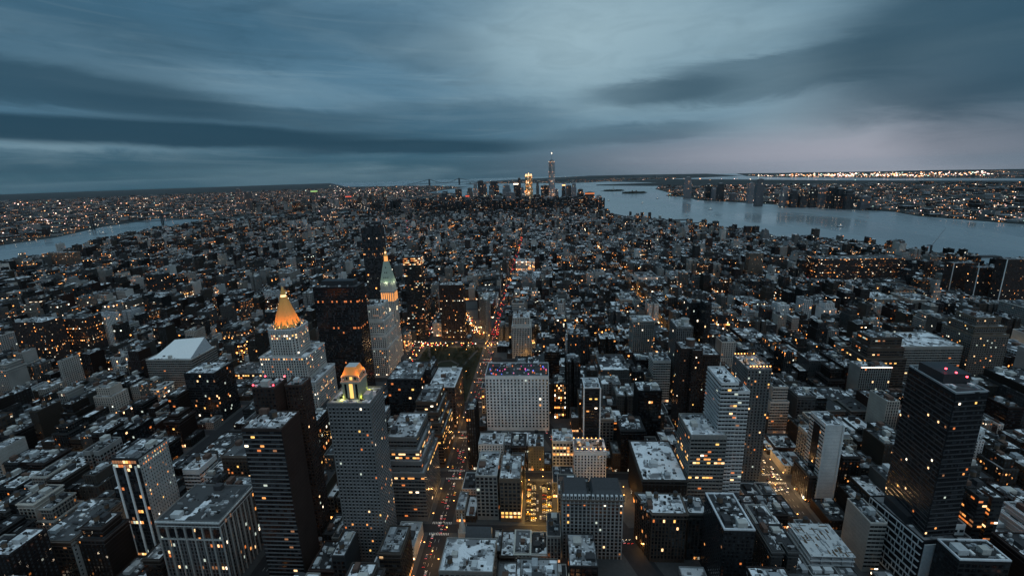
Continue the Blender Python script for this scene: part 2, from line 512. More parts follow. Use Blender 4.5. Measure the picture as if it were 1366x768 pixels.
def inside(p, q):
    x, y = p; c = False; j = len(q) - 1
    for i in range(len(q)):
        if (q[i][1] > y) != (q[j][1] > y) and x < (q[j][0] - q[i][0]) * (y - q[i][1]) / (q[j][1] - q[i][1]) + q[i][0]: c = not c
        j = i
    return c


# low wooded ridges that close the view
def ridge(pts, h, w):
    mb = MB(); r = random.Random(3); prev = None
    for i in range(len(pts) - 1):
        for j in range(10):
            t = j / 10
            x = pts[i][0] * (1 - t) + pts[i + 1][0] * t; y = pts[i][1] * (1 - t) + pts[i + 1][1] * t
            f = i + t; e = math.sin(math.pi * min(1, max(0, f / (len(pts) - 1)))) ** .5
            hh = h * e * (.82 + .25 * math.sin(f * 3.1) * .5 + .12 * r.random()) + 1
            dn = Vector((x, y)).normalized() * w
            cur = ((x - dn.x, y - dn.y, 0), (x, y, hh), (x + dn.x, y + dn.y, 0))
            if prev:
                mb.face([prev[0], cur[0], cur[1], prev[1]], 0); mb.face([prev[1], cur[1], cur[2], prev[2]], 0)
            prev = cur
    return mb


structure('hills', ridge([guv(40.635, -74.085), guv(40.615, -74.09), guv(40.595, -74.12), guv(40.585, -74.16), guv(40.57, -74.20)], 72, 900), ['hill'])
structure('hills', ridge([(edge_r(a) * .955 * math.sin(R(a)), edge_r(a) * .955 * math.cos(R(a))) for a in (26, 30, 35, 40, 45, 50, 56, 64)], 55, 700), ['hill'])

# ------------------------------------------------------------------ street plan
FIFTH, SIXTH, MAD, PARK = -70, 275, -212, -403
AVES = [-2860, -2680, -2500, -2320, -2120, -1930, -1740, -1550, -1365, -1155, -945, -735, -594, PARK, MAD, FIFTH, SIXTH, 549, 823, 1097, 1371, 1640, 1900]
AW = 14


def street_v(k): return 40 + 80.5 * k


def sw(k): return 14 if k in (-1, 10, 19) else 8.5


def bway(v): return 104 - .375 * (v - 348)


blocks = []
pv = MB()
for k in range(-1, 60):
    v0, v1 = street_v(k) + sw(k), street_v(k + 1) - sw(k + 1)
    for i in range(len(AVES) - 1):
        aw = AW if v0 < 1300 else 9.5
        u0, u1 = AVES[i] + aw, AVES[i + 1] - aw
        cx, cy = (u0 + u1) / 2, (v0 + v1) / 2
        if not all(inside(p, MANH) for p in rect(u0, u1, v0, v1)):
            # keep the part that is on land: try halves
            if inside((cx, cy), MANH): blocks.append((u0, u1, v0, v1, k, i, False))
            continue
        blocks.append((u0, u1, v0, v1, k, i, True))
PARKRECT = (-198, -84, 612, 831)
for (u0, u1, v0, v1, k, i, full) in blocks:
    if v0 < 1800 and full:
        pv.box(u0 - 4, u1 + 4, v0 - 3, v1 + 3, -.1, .15, 0)
structure('pavement', pv, ['paving'])
# Broadway cuts the blocks on the slant
bm_ = MB()
for a, b in ((-120, 780), (880, 1330)):
    bm_.face([(bway(a) - 11, a, .156), (bway(a) + 11, a, .156), (bway(b) + 11, b, .156), (bway(b) - 11, b, .156)], 0)
structure('road', bm_, ['asphalt'])
pk = MB(); pk.box(PARKRECT[0] + 1, PARKRECT[1] - 1, PARKRECT[2], PARKRECT[3], .1, .22, 0)
structure('park_lawn', pk, ['park'])
pa = MB()
for i in range(9):
    t = 2 * math.pi * i / 9; t2 = 2 * math.pi * (i + 1) / 9
    pa.face([(-141 + 24 * math.cos(t), 720 + 44 * math.sin(t), .226), (-141 + 28 * math.cos(t), 720 + 48 * math.sin(t), .226), (-141 + 28 * math.cos(t2), 720 + 48 * math.sin(t2), .226), (-141 + 24 * math.cos(t2), 720 + 44 * math.sin(t2), .226)], 0)
for s in (-1, 1):
    pa.face([(-141 + s * 25 - 2, 722, .23), (-141 + s * 25 + 2, 722, .23), (-141 + s * 50 + 2, 830, .23), (-141 + s * 50 - 2, 830, .23)][::1], 0)
    pa.face([(-141 + s * 50 - 2, 613, .23), (-141 + s * 50 + 2, 613, .23), (-141 + s * 25 + 2, 718, .23), (-141 + s * 25 - 2, 718, .23)], 0)
structure('path', pa, ['paving'])
mk = MB()
for U, nl in ((FIFTH, 3), (SIXTH, 4), (MAD, 3)):
    for l in range(nl - 1):
        x = U - 3.4 * (nl - 2) / 2 + 3.4 * l
        v = 210
        while v < 1200:
            mk.face([(x - .1, v, .006), (x + .1, v, .006), (x + .1, v + 3.5, .006), (x - .1, v + 3.5, .006)], 0); v += 9
    for k in range(2, 15):
        for e in (-1, 1):
            vv = street_v(k) + e * (sw(k) - 1.5)
            for s in range(12):
                x = U - 9 + s * 1.6
                mk.face([(x, vv - 1.5, .006), (x + .7, vv - 1.5, .006), (x + .7, vv + 1.5, .006), (x, vv + 1.5, .006)], 0)
structure('road_markings', mk, ['paint'])

# ------------------------------------------------------------------ buildings: description first, meshes later
PAL = {
    'dark brown brick': (.038, .025, .021), 'red brick': (.075, .035, .026), 'tan brick': (.13, .10, .075), 'grey limestone': (.24, .23, .21), 'pale limestone': (.50, .48, .44),
    'white brick': (.76, .75, .72), 'charcoal': (.02, .02, .021), 'brown stone': (.07, .052, .04), 'grey concrete': (.14, .14, .137), 'black glass': (.012, .012, .014),
}
STY = {    # bay, floor, window width, window height
    'loft': (4.2, 4.0, .66, .60), 'punched': (3.1, 3.3, .44, .52), 'hotel': (3.4, 3.5, .46, .56), 'strip': (3.2, 3.8, .92, .45), 'glass': (2.4, 3.7, .84, .74), 'pier': (2.9, 3.6, .55, .74), 'far': (3.4, 3.5, .5, .5), 'grid': (4.6, 4.3, .50, .56), 'none': (4, 4, 0, 0), 'fine': (1.7, 3.8, .8, .42),
}
SPECS = []


def spec(name, label, cat, tiers, colour, style, lit=.06, roof=(.30, .45), **kw):
    d = dict(name=name, label=label, cat=cat, tiers=tiers, colour=colour, rgb=PAL[colour], style=style, lit=lit, roof=roof, seed=rnd.random(), hero=True, group=None)
    d.update(kw); SPECS.append(d)
    g = d['roof'][0]; d['roof'] = ((g, g * 1.01, g * 1.03), d['roof'][1])
    q = tiers[0][0]
    d['c'] = (sum(p[0] for p in q) / len(q), sum(p[1] for p in q) / len(q))
    d['top'] = max(t[2] for t in tiers)
    return d


def F(x0, x1, y, v, d):
    """footprint and height of a building whose roof line was surveyed at those pixels, its north face standing on line v"""
    a, b = at(x0, y, v), at(x1, y, v)
    h = at((x0 + x1) / 2, y, v)[1]
    return rect(a[0], b[0], v, v + d), h


def one(x0, x1, y, v, d):
    q, h = F(x0, x1, y, v, d)
    return [(q, 0, h)]


def setb(q, h, steps):
    """tiers that step back: (z0 share, z1 share, inset from the previous)"""
    out = []; z = 0
    for (s, i) in steps:
        q = inset(q, i) if i else q
        out.append((q, z, h * s)); z = h * s
    return out


OT, AP, LO, HO = 'office tower', 'apartment tower', 'loft building', 'hotel'
# -- landmarks round the park
nyl = spec('pyramid_tower', 'pale stone tower crowned by a glowing golden pyramid spire', OT,
     [(rect(-346, -268, 534, 592), 0, 70), (rect(-339, -277, 536, 588), 70, 103), ([(-326, 543), (-320, 537), (-293, 537), (-287, 543), (-287, 570), (-293, 576), (-320, 576), (-326, 570)], 103, 140)],
     'pale limestone', 'hotel', .16, vis=545, piers=True, cornice=True)
spec('slab_tower', 'sheer black slab tower with a few lit rows between golden pyramid and clock tower', OT, [(rect(-306, -240, 632, 664), 0, 172)], 'black glass', 'glass', .004, (.06, .0), vis=500, plainroof=True, rows=(.88, .63), rowlit=.22, reach=80, dimlit=True, noboost=True)
spec('stepped_tower', 'grey stone tower stepping down beside the clock tower', OT,
     [(rect(-322, -226, 694, 755), 0, 52), (rect(-300, -227, 696, 752), 52, 74), (rect(-280, -229, 699, 748), 74, 98), (rect(-264, -233, 700, 740), 98, 123)], 'pale limestone', 'hotel', .12, vis=520, piers=True)
CZ = lambda y: at(512, y, 773)[1]
clk = spec('clock_tower', 'slender pale tower with lit clock face, orange arcade and green spire', 'clock tower', [(rect(-258.5, -233, 773, 797), 0, 40), (rect(-257.5, -234, 774, 796), 40, CZ(388))], 'pale limestone', 'hotel', .06, vis=490, noroof=True)
spec('slender_tower', 'tall very dark slender tower rising behind the clock tower', AP, [(rect(-346, -322, 936, 962), 0, 223), (rect(-330, -306, 938, 966), 0, 228)], 'black glass', 'glass', .018, (.05, 0), vis=395, plainroof=True)
spec('slim_tower', 'slim dark tower with lit top floors, right behind the clock tower', AP, one(537, 560, 343, 870, 26), 'charcoal', 'strip', .13, (.1, .2), vis=440, crownlit=True)
spec('apartment_tower', 'dark apartment tower dotted with lit windows behind the park', AP, one(585, 617, 380, 866, 26), 'dark brown brick', 'punched', .11, vis=462)
fl_q = [(-80.5, 866), (-79, 868), (-79, 925), (-104, 925), (-83, 867.5)]
spec('wedge_tower', 'narrow wedge shaped limestone tower with rounded prow at the fork beyond the park', OT, [(fl_q, 0, 86)], 'grey limestone', 'hotel', .02, vis=455, cornice=True, piers=False, roof=(.40, .5))
spec('rooftop_bar_building', 'broad white grid fronted block with coloured lights in its roof bar', OT, one(647, 732, 501, 534, 42), 'white brick', 'grid', .012, (.05, .0), vis=578, bar=True, reach=100)
# -- nearest rows, left of the avenue
crw = spec('crowned_tower', 'grey balconied tower with orange and green lit crown', AP, [(rect(-143, -108, 322, 352), 0, 152)], 'grey concrete', 'punched', .08, (.35, .4), vis=700, reach=100, bands=.26, piers=True)
spec('slab_tower', 'narrow dark brown slab tower with red beacons on its roof, left of the crowned tower', AP, [(rect(-207, -188, 327, 346), 0, 163)], 'dark brown brick', 'punched', .03, (.16, .3), vis=600, beacons=True, blank=(1,))
spec('slab_tower', 'dark slab tower touching the narrow brown slab on its right side', AP, [(rect(-186, -171, 338, 353), 0, 160)], 'dark brown brick', 'punched', .05, (.3, .4), vis=620, blank=())
spec('balcony_tower', 'dark tower with striped balconies and blank brown flank below the brown slab', AP, [(rect(-197, -166, 294, 320), 0, 146)], 'dark brown brick', 'strip', .06, (.3, .3), vis=760, blank=(1,), bands=.16, reach=80)
spec('arcaded_building', 'office block with white cornice and tall arched top storey at the bottom edge', OT, [(rect(-281, -229, 292, 336), 0, 64.5)], 'grey concrete', 'pier', .10, (.07, .12), vis=800, piers=True, cornice='white', arches=True, reach=80)
spec('grid_building', 'dark grid fronted block tucked behind the arcaded corner building', OT, [(rect(-262, -229, 338, 354), 0, 60)], 'brown stone', 'hotel', .02, (.30, .5), vis=760, reach=40)
spec('mansard_hotel', 'dark stone hotel with ornate top storey left of the striped balcony tower', HO, [(rect(-286, -228, 376, 428), 0, 66)], 'brown stone', 'hotel', .05, (.10, .4), vis=720, cornice=True)
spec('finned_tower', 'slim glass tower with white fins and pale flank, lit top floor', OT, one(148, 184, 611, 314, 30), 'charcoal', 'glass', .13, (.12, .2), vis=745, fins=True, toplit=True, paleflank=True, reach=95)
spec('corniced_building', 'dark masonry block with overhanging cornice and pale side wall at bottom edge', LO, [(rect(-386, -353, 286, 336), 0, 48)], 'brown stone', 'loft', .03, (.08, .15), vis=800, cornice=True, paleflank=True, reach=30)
spec('terraced_office', 'stepped office block glowing with yellow lit floors beside the avenue', OT, setb(rect(-126, -84, 371, 430), 87, [(.62, 0), (.74, 2.2), (.86, 2.2), (1, 2.4)]), 'grey concrete', 'strip', .06, (.35, .5), vis=695, rows=(.80, .56), rowlit=.4, reach=95)
spec('terraced_office', 'dark stepped office with two bright lit bands, above the yellow lit office', OT, setb(rect(-121, -84, 454, 512), 80, [(.55, 0), (.70, 2), (.85, 2.5), (1, 2.5)]), 'brown stone', 'strip', .10, (.22, .3), vis=600, rows=(.52, .40), reach=70)
spec('courtyard_building', 'low block with bright white framed flat roof facing the park', LO, [(rect(-118, -84, 534, 594), 0, 62)], 'brown stone', 'loft', .06, (.42, .7), vis=565, whiteedge=True)
spec('garden_roof_block', 'dark loft block with planted roof terrace in front of the dark park', LO, [(rect(-172, -128, 534, 590), 0, 73)], 'charcoal', 'loft', .10, (.15, .3), vis=555)
spec('garden_roof_block', 'dark loft block with light roof boxes between planted terrace block and park', LO, [(rect(-127, -119, 556, 594), 0, 76)], 'charcoal', 'loft', .05, (.3, .6), vis=520)
spec('white_building', 'small plain white block below the broad white roof bar building', LO, one(638, 671, 592, 454, 22), 'white brick', 'punched', .02, (.5, .5), vis=618)
# -- nearest rows, right of the avenue
spec('ornate_hotel', 'ornate twin bay hotel with dark mansard roof and pale trim', HO, [(rect(44, 95, 331, 353), 0, 60)], 'brown stone', 'hotel', .07, (.06, .1), vis=715, piers='pale', bands=.22, mansard=True, cornice=True, reach=60)
spec('angled_building', 'five sided masonry block with bright white roof on the slanting avenue', LO, [([(118.5, 329), (147, 329), (148, 354), (110, 354)], 0, 49)], 'brown stone', 'pier', .08, (.56, .95), vis=722, cornice=True, piers=True, tanks=2)
spec('slab_office', 'pale slab office with several brightly lit window rows', OT, one(922, 970, 580, 373, 38), 'grey limestone', 'strip', .05, (.45, .6), vis=640, rows=(.72, .55), rowlit=.55, piers=True, reach=95)
spec('balcony_tower', 'white balconied tower with notched top right of the pale slab office', AP, [(rect(186, 201, 380, 415), 0, 142), (rect(201, 214, 386, 415), 0, 131)], 'white brick', 'strip', .05, (.5, .6), vis=620, bands=.42, reach=90)
spec('white_slab', 'narrow blank white slab tower with black window strip down its side', OT, [(rect(297, 313, 406, 432), 0, 86)], 'white brick', 'strip', .03, (.5, .6), vis=665, blank=(0,), fins=True)
spec('brick_tower', 'dark red brick tower cluster with round tank, dotted with orange windows', AP, [(rect(198, 224, 534, 560), 0, 113), (rect(222, 246, 536, 575), 0, 104), (rect(210, 222, 528, 534), 0, 113)], 'dark brown brick', 'punched', .08, (.2, .4), vis=560, drum=True, reach=90)
spec('brick_tower', 'short dark brick wing with pale roof at the foot of the red cluster', AP, [(rect(242, 258, 505, 512), 0, 88), (rect(236, 258, 532, 552), 0, 88)], 'dark brown brick', 'punched', .10, (.4, .7), vis=560)
spec('slim_slab', 'slim pale slab with round roof drum behind the red brick cluster', AP, one(903, 925, 436, 612, 36), 'grey concrete', 'pier', .08, (.4, .7), vis=575, drum=True)
spec('dark_tower', 'dark tower with two pale window strips behind the slim pale slab', AP, [(rect(252, 260, 614, 636), 0, 146), (rect(238, 259, 640, 668), 0, 140)], 'charcoal', 'pier', .06, (.1, .1), vis=470)
blk_q = [(314, 306), (338, 309), (341, 354), (318, 353)]
blk = spec('black_tower', 'huge black office tower with faint floor lines and scattered lights', OT, [(blk_q, 52, 170)], 'black glass', 'fine', .022, (.10, .1), vis=800, plainroof=True, bands=.035, rim='grey', reach=100)
spec('podium_block', 'white framed podium with large black panes under the huge black tower', 'podium', [([(311, 302), (337, 305), (340, 353), (306, 351)], 0, 52)], 'black glass', 'none', .0, (.2, .2), vis=800, gridframe=True, plainroof=True, reach=0)
spec('flat_roof_block', 'dark block with flat black roof and pale edge, right of the white framed podium', LO, [(rect(319, 353, 282, 301), 0, 55)], 'charcoal', 'loft', .02, (.04, .06), vis=800, whiteedge=True, reach=20)
spec('stepped_apartment', 'brick apartment tower with stepped top near the river side edge', AP, setb(rect(628, 676, 640, 690), 112, [(.8, 0), (.9, 3), (1, 5)]), 'tan brick', 'punched', .10, (.3, .5), vis=500, bands=.1)
spec('apartment_tower', 'white sided apartment block with pink lit roof edge left of the black tower', AP, one(1148, 1190, 490, 592, 22), 'grey limestone', 'pier', .05, (.4, .5), vis=520, blank=(3,), pinkedge=True)
spec('long_loft', 'long grey loft block with many ribbon windows behind the black tower', LO, one(1175, 1285, 462, 640, 60), 'grey limestone', 'strip', .04, (.5, .7), vis=490)
spec('stepped_loft', 'tall dark stepped loft block with lit upper floor left of the black tower', LO, setb(F(1160, 1215, 452, 613, 40)[0], F(1160, 1215, 452, 613, 40)[1], [(.7, 0), (.85, 3), (1, 3)]), 'brown stone', 'strip', .07, (.1, .3), vis=515, rows=(.62,))
# -- middle distance
spec('sloped_roof_hall', 'low wide pale block under a big slanted white roof', 'college building', [(rect(-575, -502, 616, 672), 0, 66)], 'grey limestone', 'strip', .01, (.5, .8), vis=490, slantroof=True)
spec('glass_tower', 'dark glass tower with bright scattered windows left of the golden pyramid', OT, [(rect(-462, -419, 552, 592), 0, 73)], 'charcoal', 'glass', .06, (.4, .5), vis=600, reach=80)
spec('lit_floor_block', 'block whose top floors glow amber left of the golden pyramid', LO, one(300, 352, 498, 680, 50), 'tan brick', 'loft', .30, (.1, .2), vis=525, rows=(.9, .7), reach=60)
spec('narrow_tower', 'narrow dark tower between two pale edges beside the roof bar building', OT, one(779, 801, 517, 472, 26), 'charcoal', 'strip', .04, (.4, .5), vis=600, whiteedge=True, fins=True)
spec('stepped_white_block', 'white stepped block with tall dark arches beyond the roof bar building', LO, setb(F(682, 708, 424, 774, 40)[0], F(682, 708, 424, 774, 40)[1], [(.8, 0), (1, 2.5)]), 'pale limestone', 'pier', .02, (.5, .6), vis=475, piers=True)
spec('arched_top_tower', 'grey stone tower with arched crown storey left of the slim pale slab', OT, one(845, 873, 428, 700, 30), 'grey limestone', 'hotel', .05, (.4, .5), vis=470, cornice=True, piers=True)
spec('lit_block', 'low block with brightly lit white top floors far down the avenue', LO, one(688, 713, 348, 1500, 40), 'pale limestone', 'loft', .75, (.4, .5), vis=362)
spec('warehouse_block', 'huge long dark terminal with rows of amber windows near the wide river', 'warehouse', one(1093, 1208, 345, 1335, 60), 'dark brown brick', 'strip', .05, (.08, .1), vis=372)
for n_, (xa, xb, y_, v_) in enumerate(((1273, 1306, 351, 1190), (1306, 1346, 357, 1130), (1344, 1385, 346, 1090))):
    spec('housing_slab', ('dark brick housing slab with pale end stripes, first of three by the wide river', 'middle dark brick housing slab with lit stair strip by the wide river', 'dark brick housing slab at the edge, farthest right by the wide river')[n_], AP, one(xa, xb, y_, v_, 26), 'dark brown brick', 'punched', .03, (.2, .2), vis=400, fins=True)
spec('tall_slab', 'lone tan slab tower standing above low roofs of the west side', AP, one(1000, 1019, 338, 1400, 24), 'tan brick', 'punched', .05, (.3, .4), vis=372)
spec('housing_block', 'massive dark apartment block with tiered roof on the far left', AP, one(16, 56, 430, 700, 34), 'dark brown brick', 'punched', .07, (.45, .5), vis=460)
spec('housing_block', 'massive dark apartment block beside the tiered one on the far left', AP, one(72, 112, 425, 760, 34), 'dark brown brick', 'punched', .06, (.1, .1), vis=465)
spec('white_tower', 'white faced apartment block right of the two dark blocks on the far left', AP, one(113, 140, 422, 800, 30), 'white brick', 'pier', .06, (.4, .5), vis=455)
spec('housing_block', 'twin tan apartment slab beside the narrow river', AP, one(62, 97, 337, 1780, 30), 'tan brick', 'punched', .04, (.3, .3), vis=358)
spec('dark_block', 'dark square block standing among low roofs left of the golden pyramid', AP, one(192, 216, 366, 1300, 30), 'charcoal', 'punched', .02, (.1, .1), vis=390)
spec('parish_hall', 'low block with bright white flat roof beside the church spire', LO, [(rect(-55, -12, 292, 326), 0, 23)], 'grey limestone', 'loft', .02, (.58, .95), vis=790, reach=10)
spec('courtyard_block', 'dark block with light roof boxes at the bottom edge beside the car lot', LO, [(rect(48, 70, 293, 326), 0, 30)], 'charcoal', 'loft', .03, (.4, .6), vis=790, reach=10)
spec('terrace_building', 'white corner block with amber lit roof terrace right of the car lot', LO, one(766, 809, 602, 430, 24), 'white brick', 'hotel', .03, (.2, .3), vis=632, reach=30, terrace=True)
spec('corner_loft', 'grey loft with one bright yellow lit bay beside the long avenue behind the spire', LO, one(634, 663, 634, 374, 40), 'grey limestone', 'loft', .03, (.3, .5), vis=700, reach=60)
spec('narrow_loft', 'narrow tan loft with lit lower floors directly left of the car lot', LO, one(666, 694, 638, 372, 38), 'tan brick', 'loft', .03, (.3, .4), vis=735, rows=(.22, .1), rowlit=.7, reach=60)
spec('terrace_building', 'cream block with amber lit floors behind the white terrace block', LO, one(737, 765, 588, 456, 24), 'pale limestone', 'loft', .05, (.5, .8), vis=622, rows=(.80, .5), rowlit=.7, reach=40)
spec('apartment_tower', 'grey tower with glowing roof terrace behind the white balconied tower', AP, one(998, 1030, 492, 428, 36), 'grey concrete', 'punched', .08, (.4, .5), vis=580, reach=50, terrace=True)
spec('flat_roof_block', 'dark slab block with flat black roof and tank at the bottom edge', LO, one(966, 1008, 706, 291, 40), 'charcoal', 'punched', .03, (.04, .06), vis=800, whiteedge=True, tanks=1, reach=20)
HERO_N = len(SPECS)

# ------------------------------------------------------------------ the ordinary city: lots along every block
hero_boxes = []
for s in SPECS:
    xs = [p[0] for t in s['tiers'] for p in t[0]]; ys = [p[1] for t in s['tiers'] for p in t[0]]
    hero_boxes.append((min(xs) - 1.2, max(xs) + 1.2, min(ys) - 1.2, max(ys) + 1.2))
LOT = (10, 37, 371, 433)
(_cq, _h) = F(1082, 1142, 742, 300, 34)      # open lot full of parked cars
CHURCH = (-58, -30, 334, 356)
hero_boxes += [(_cq[0][0] - 1, _cq[1][0] + 1, 299, 335), (LOT[0] - 1, LOT[1] + 1, LOT[2] - 3, LOT[3]), (-56, -17, 333, 354), (PARKRECT[0] - 5, PARKRECT[1] + 5, PARKRECT[2] - 5, PARKRECT[3] + 5)]
# what must stay in sight: pixel range, lowest visible line, distance
keep = []
for s in SPECS:
    if 'vis' in s:
        pts = [proj((x, y, s['top'])) for t in s['tiers'] for x, y in t[0]]
        keep.append((min(p[0] for p in pts) - 2, max(p[0] for p in pts) + 2, s['vis'], min(y for t in s['tiers'] for x, y in t[0])))
keep += [(505, 640, 508, 640), (598, 624, 655, 420), (640, 662, 455, 860), (699, 729, 744, 370), (835, 866, 390, 1150), (1000, 1062, 660, 520), (614, 628, 712, 350), (575, 606, 768, 300)]
WALLS_NEAR = ['dark brown brick'] * 5 + ['red brick'] * 2 + ['tan brick'] * 3 + ['grey limestone'] * 5 + ['pale limestone'] * 5 + ['white brick'] * 3 + ['charcoal'] * 3 + ['brown stone'] * 4 + ['grey concrete'] * 3
WALLS_FAR = ['dark brown brick'] * 4 + ['red brick'] * 3 + ['tan brick'] * 3 + ['grey limestone'] * 3 + ['white brick'] * 4 + ['pale limestone'] * 3 + ['brown stone'] * 3 + ['grey concrete'] * 2
ROOFS = [((.70, .71, .72), .8), ((.26, .265, .27), .45), ((.12, .122, .125), .4), ((.05, .052, .055), .3), ((.03, .03, .032), .12), ((.04, .04, .042), .35), ((.05, .05, .052), .2), ((.58, .59, .60), .6), ((.07, .07, .075), .5), ((.035, .035, .037), .25)]


def zone_height(u, v):
    r = rnd.random()
    if v > 4000 and abs(u + 300) < 700: return rnd.uniform(30, 60) if r < .5 else rnd.uniform(55, 112)
    if v > 4150: return rnd.uniform(25, 60) if r < .55 else rnd.uniform(60, 120)
    if v > 3750 and -900 < u < 550: return rnd.uniform(20, 40) if r < .7 else rnd.uniform(40, 120)
    if v > 2200 and u < -1850: return rnd.uniform(14, 22) if r < .6 else rnd.uniform(38, 56)
    if v > 3300: return rnd.uniform(16, 30) if r < .8 else rnd.uniform(30, 60)
    if v > 1600: return rnd.uniform(13, 23) if r < .9 else rnd.uniform(28, 58)
    if v > 930:
        if abs(u + 60) < 330: return rnd.uniform(22, 44) if r < .8 else rnd.uniform(44, 68)
        return rnd.uniform(12, 21) if r < .74 else rnd.uniform(26, 60)
    if -400 < u < 290:
        if v < 560: return rnd.uniform(20, 36) if r < .38 else (rnd.uniform(36, 58) if r < .88 else rnd.uniform(60, 84))
        return rnd.uniform(20, 40) if r < .5 else (rnd.uniform(38, 58) if r < .92 else rnd.uniform(60, 80))
    if u >= 290:
        if u < 560: return rnd.uniform(16, 34) if r < .6 else (rnd.uniform(34, 54) if r < .94 else rnd.uniform(55, 75))
        return rnd.uniform(11, 20) if r < .6 else (rnd.uniform(22, 46) if r < .92 else rnd.uniform(46, 70))
    if u > -620: return rnd.uniform(18, 36) if r < .6 else (rnd.uniform(36, 52) if r < .93 else rnd.uniform(55, 70))
    return rnd.uniform(14, 22) if r < .70 else (rnd.uniform(24, 44) if r < .9 else rnd.uniform(45, 66))


def clear_of_heroes(a, b, c, d):
    return not any(a < h[1] and b > h[0] and c < h[3] and d > h[2] for h in hero_boxes)


def add_lot(u0, u1, v0, v1, h, far):
    if u1 - u0 < 4 or v1 - v0 < 5: return
    cu, cv = (u0 + u1) / 2, (v0 + v1) / 2
    if cv > 850 and cv < 1340 or cv < 800:
        if max(abs(cu - bway(cv)), 0) < 11 + (u1 - u0) / 2 + .38 * (v1 - v0) / 2 and -130 < cv and (cv < 800 or cv > 850): return
    for hb_ in hero_boxes:
        if u0 < hb_[1] and u1 > hb_[0] and v0 < hb_[3] and v1 > hb_[2]:
            # what is left of the lot beside, before or behind the landmark
            opts = [(hb_[0] - u0, u0, hb_[0] - .1, v0, v1), (u1 - hb_[1], hb_[1] + .1, u1, v0, v1), (hb_[2] - v0, u0, u1, v0, hb_[2] - .1), (v1 - hb_[3], u0, u1, hb_[3] + .1, v1)]
            o_ = max(opts)
            if o_[0] < 6: return
            return add_lot(o_[1], o_[2], o_[3], o_[4], h if o_[0] > 9 else min(h, 30), far)
    p = proj((cu, cv, h))
    if p is None or p[0] < -70 or p[0] > 1436: return
    pt = proj((cu, cv, 0))
    if p[1] > 830: return
    # keep the landmarks in sight
    pa, pb = proj((u0, v0, h)), proj((u1, v0, h))
    if pa is None or pb is None: return
    for (x0, x1, yb, vv) in keep:
        if v0 < vv and pa[0] < x1 and pb[0] > x0:
            mx = max(x0, min(x1, (pa[0] + pb[0]) / 2))
            lim = min(at(mx, yb, v0)[1], at(mx, yb, v1)[1]) if v1 < vv else at(mx, yb, v0)[1]
            if h > lim:
                h = min(h, max(lim, rnd.uniform(6, 11)))
    far_ = v0 > 1700
    cname = rnd.choice(WALLS_FAR if far_ or h < 24 else WALLS_NEAR)
    if v0 > 3700 and h > 38: cname = rnd.choice(('charcoal', 'charcoal', 'dark brown brick', 'grey concrete', 'black glass'))
    if h < 24: st = 'punched'
    elif h < 60: st = rnd.choice(['loft', 'loft', 'hotel', 'pier', 'punched', 'strip'])
    else: st = rnd.choice(['punched', 'strip', 'hotel', 'pier', 'glass'])
    rc, wp = rnd.choice(ROOFS)
    if rnd.random() < (.42 if v0 > 750 else .2): rc, wp = (.035, .036, .038), .1
    q = rect(u0, u1, v0, v1)
    tiers = [(q, 0, h)]
    if h > 40 and rnd.random() < .35 and u1 - u0 > 14:
        a = rnd.uniform(.68, .86); tiers = [(q, 0, h * a), (inset(q, rnd.uniform(2, 3.5)), h * a, h)]
    elif h > 22 and u1 - u0 > 17 and rnd.random() < .3:
        # a light court cut in the street front
        w = (u1 - u0); c0 = u0 + w * rnd.uniform(.36, .44); c1 = c0 + w * rnd.uniform(.14, .22); dd = (v1 - v0) * rnd.uniform(.25, .5)
        tiers = [([(u0, v0), (c0, v0), (c0, v0 + dd), (c1, v0 + dd), (c1, v0), (u1, v0), (u1, v1), (u0, v1)], 0, h)]
    r = rnd.random()
    lit = (.006 if r < .35 else (.026 if r < .75 else (.06 if r < .94 else .17))) * (1 if cv < 650 else (1.4 if cv < 3300 else .45))
    SPECS.append(dict(name='building', label='', cat='building', tiers=tiers, colour=cname, rgb=(lambda g, w: (PAL[cname][0] * g * w, PAL[cname][1] * g, PAL[cname][2] * g / w))(rnd.uniform(.3, 1.0) * (.45 if cname not in ('white brick', 'pale limestone') else .9), rnd.uniform(.95, 1.06)), style=st, lit=lit, roof=(rc, wp), seed=rnd.random(), hero=False, group=None,
                      c=(cu, cv), top=h, sideblank=rnd.random() < .6, cornice=rnd.random() < .45 and h < 60, far=far_, piers=st == 'pier' or rnd.random() < .2))


for (u0, u1, v0, v1, k, i, full) in blocks:
    pc = proj(((u0 + u1) / 2, (v0 + v1) / 2, 20))
    if pc is None or v1 < 150 or pc[0] < -330 or pc[0] > 1700: continue
    far = v0 > 1560
    if not full and v0 < 600: continue
    mid = (v0 + v1) / 2; taken = []
    for row in (0, 1):
        u = u0
        while u < u1 - 4:
            h = zone_height(u, v0)
            if h < 24: w = rnd.uniform(6.5, 10) if not far else rnd.uniform(9, 20)
            elif h < 48: w = rnd.uniform(8.5, 21)
            else: w = rnd.uniform(13, 27)
            whole = row == 0 and not far and full and rnd.random() < .045
            if whole: w = rnd.uniform(26, 58); h = rnd.uniform(26, 62) if v0 < 1000 else rnd.uniform(20, 48)
            w = min(w, u1 - u)
            if u1 - u - w < 6: w = u1 - u
            big = h > 46 and row == 0 and rnd.random() < .25
            yard = rnd.uniform(1.5, 7)
            a, b = (v0, mid - yard) if row == 0 else (mid + yard, v1)
            if whole: b = v1; taken.append((u, u + w))
            elif row == 1:
                t_ = [q_ for q_ in taken if u < q_[1] and u + w > q_[0]]
                if t_:
                    if t_[0][0] - u > 6: w = t_[0][0] - u
                    else: u = t_[0][1]; continue
            if rnd.random() > .015 and all(inside(p, MANH) for p in ((u, a), (u + w, b))): add_lot(u + .02, u + w - .02, a, b, h, far)
            u += w
            if rnd.random() < .12: u += rnd.uniform(1, 4)

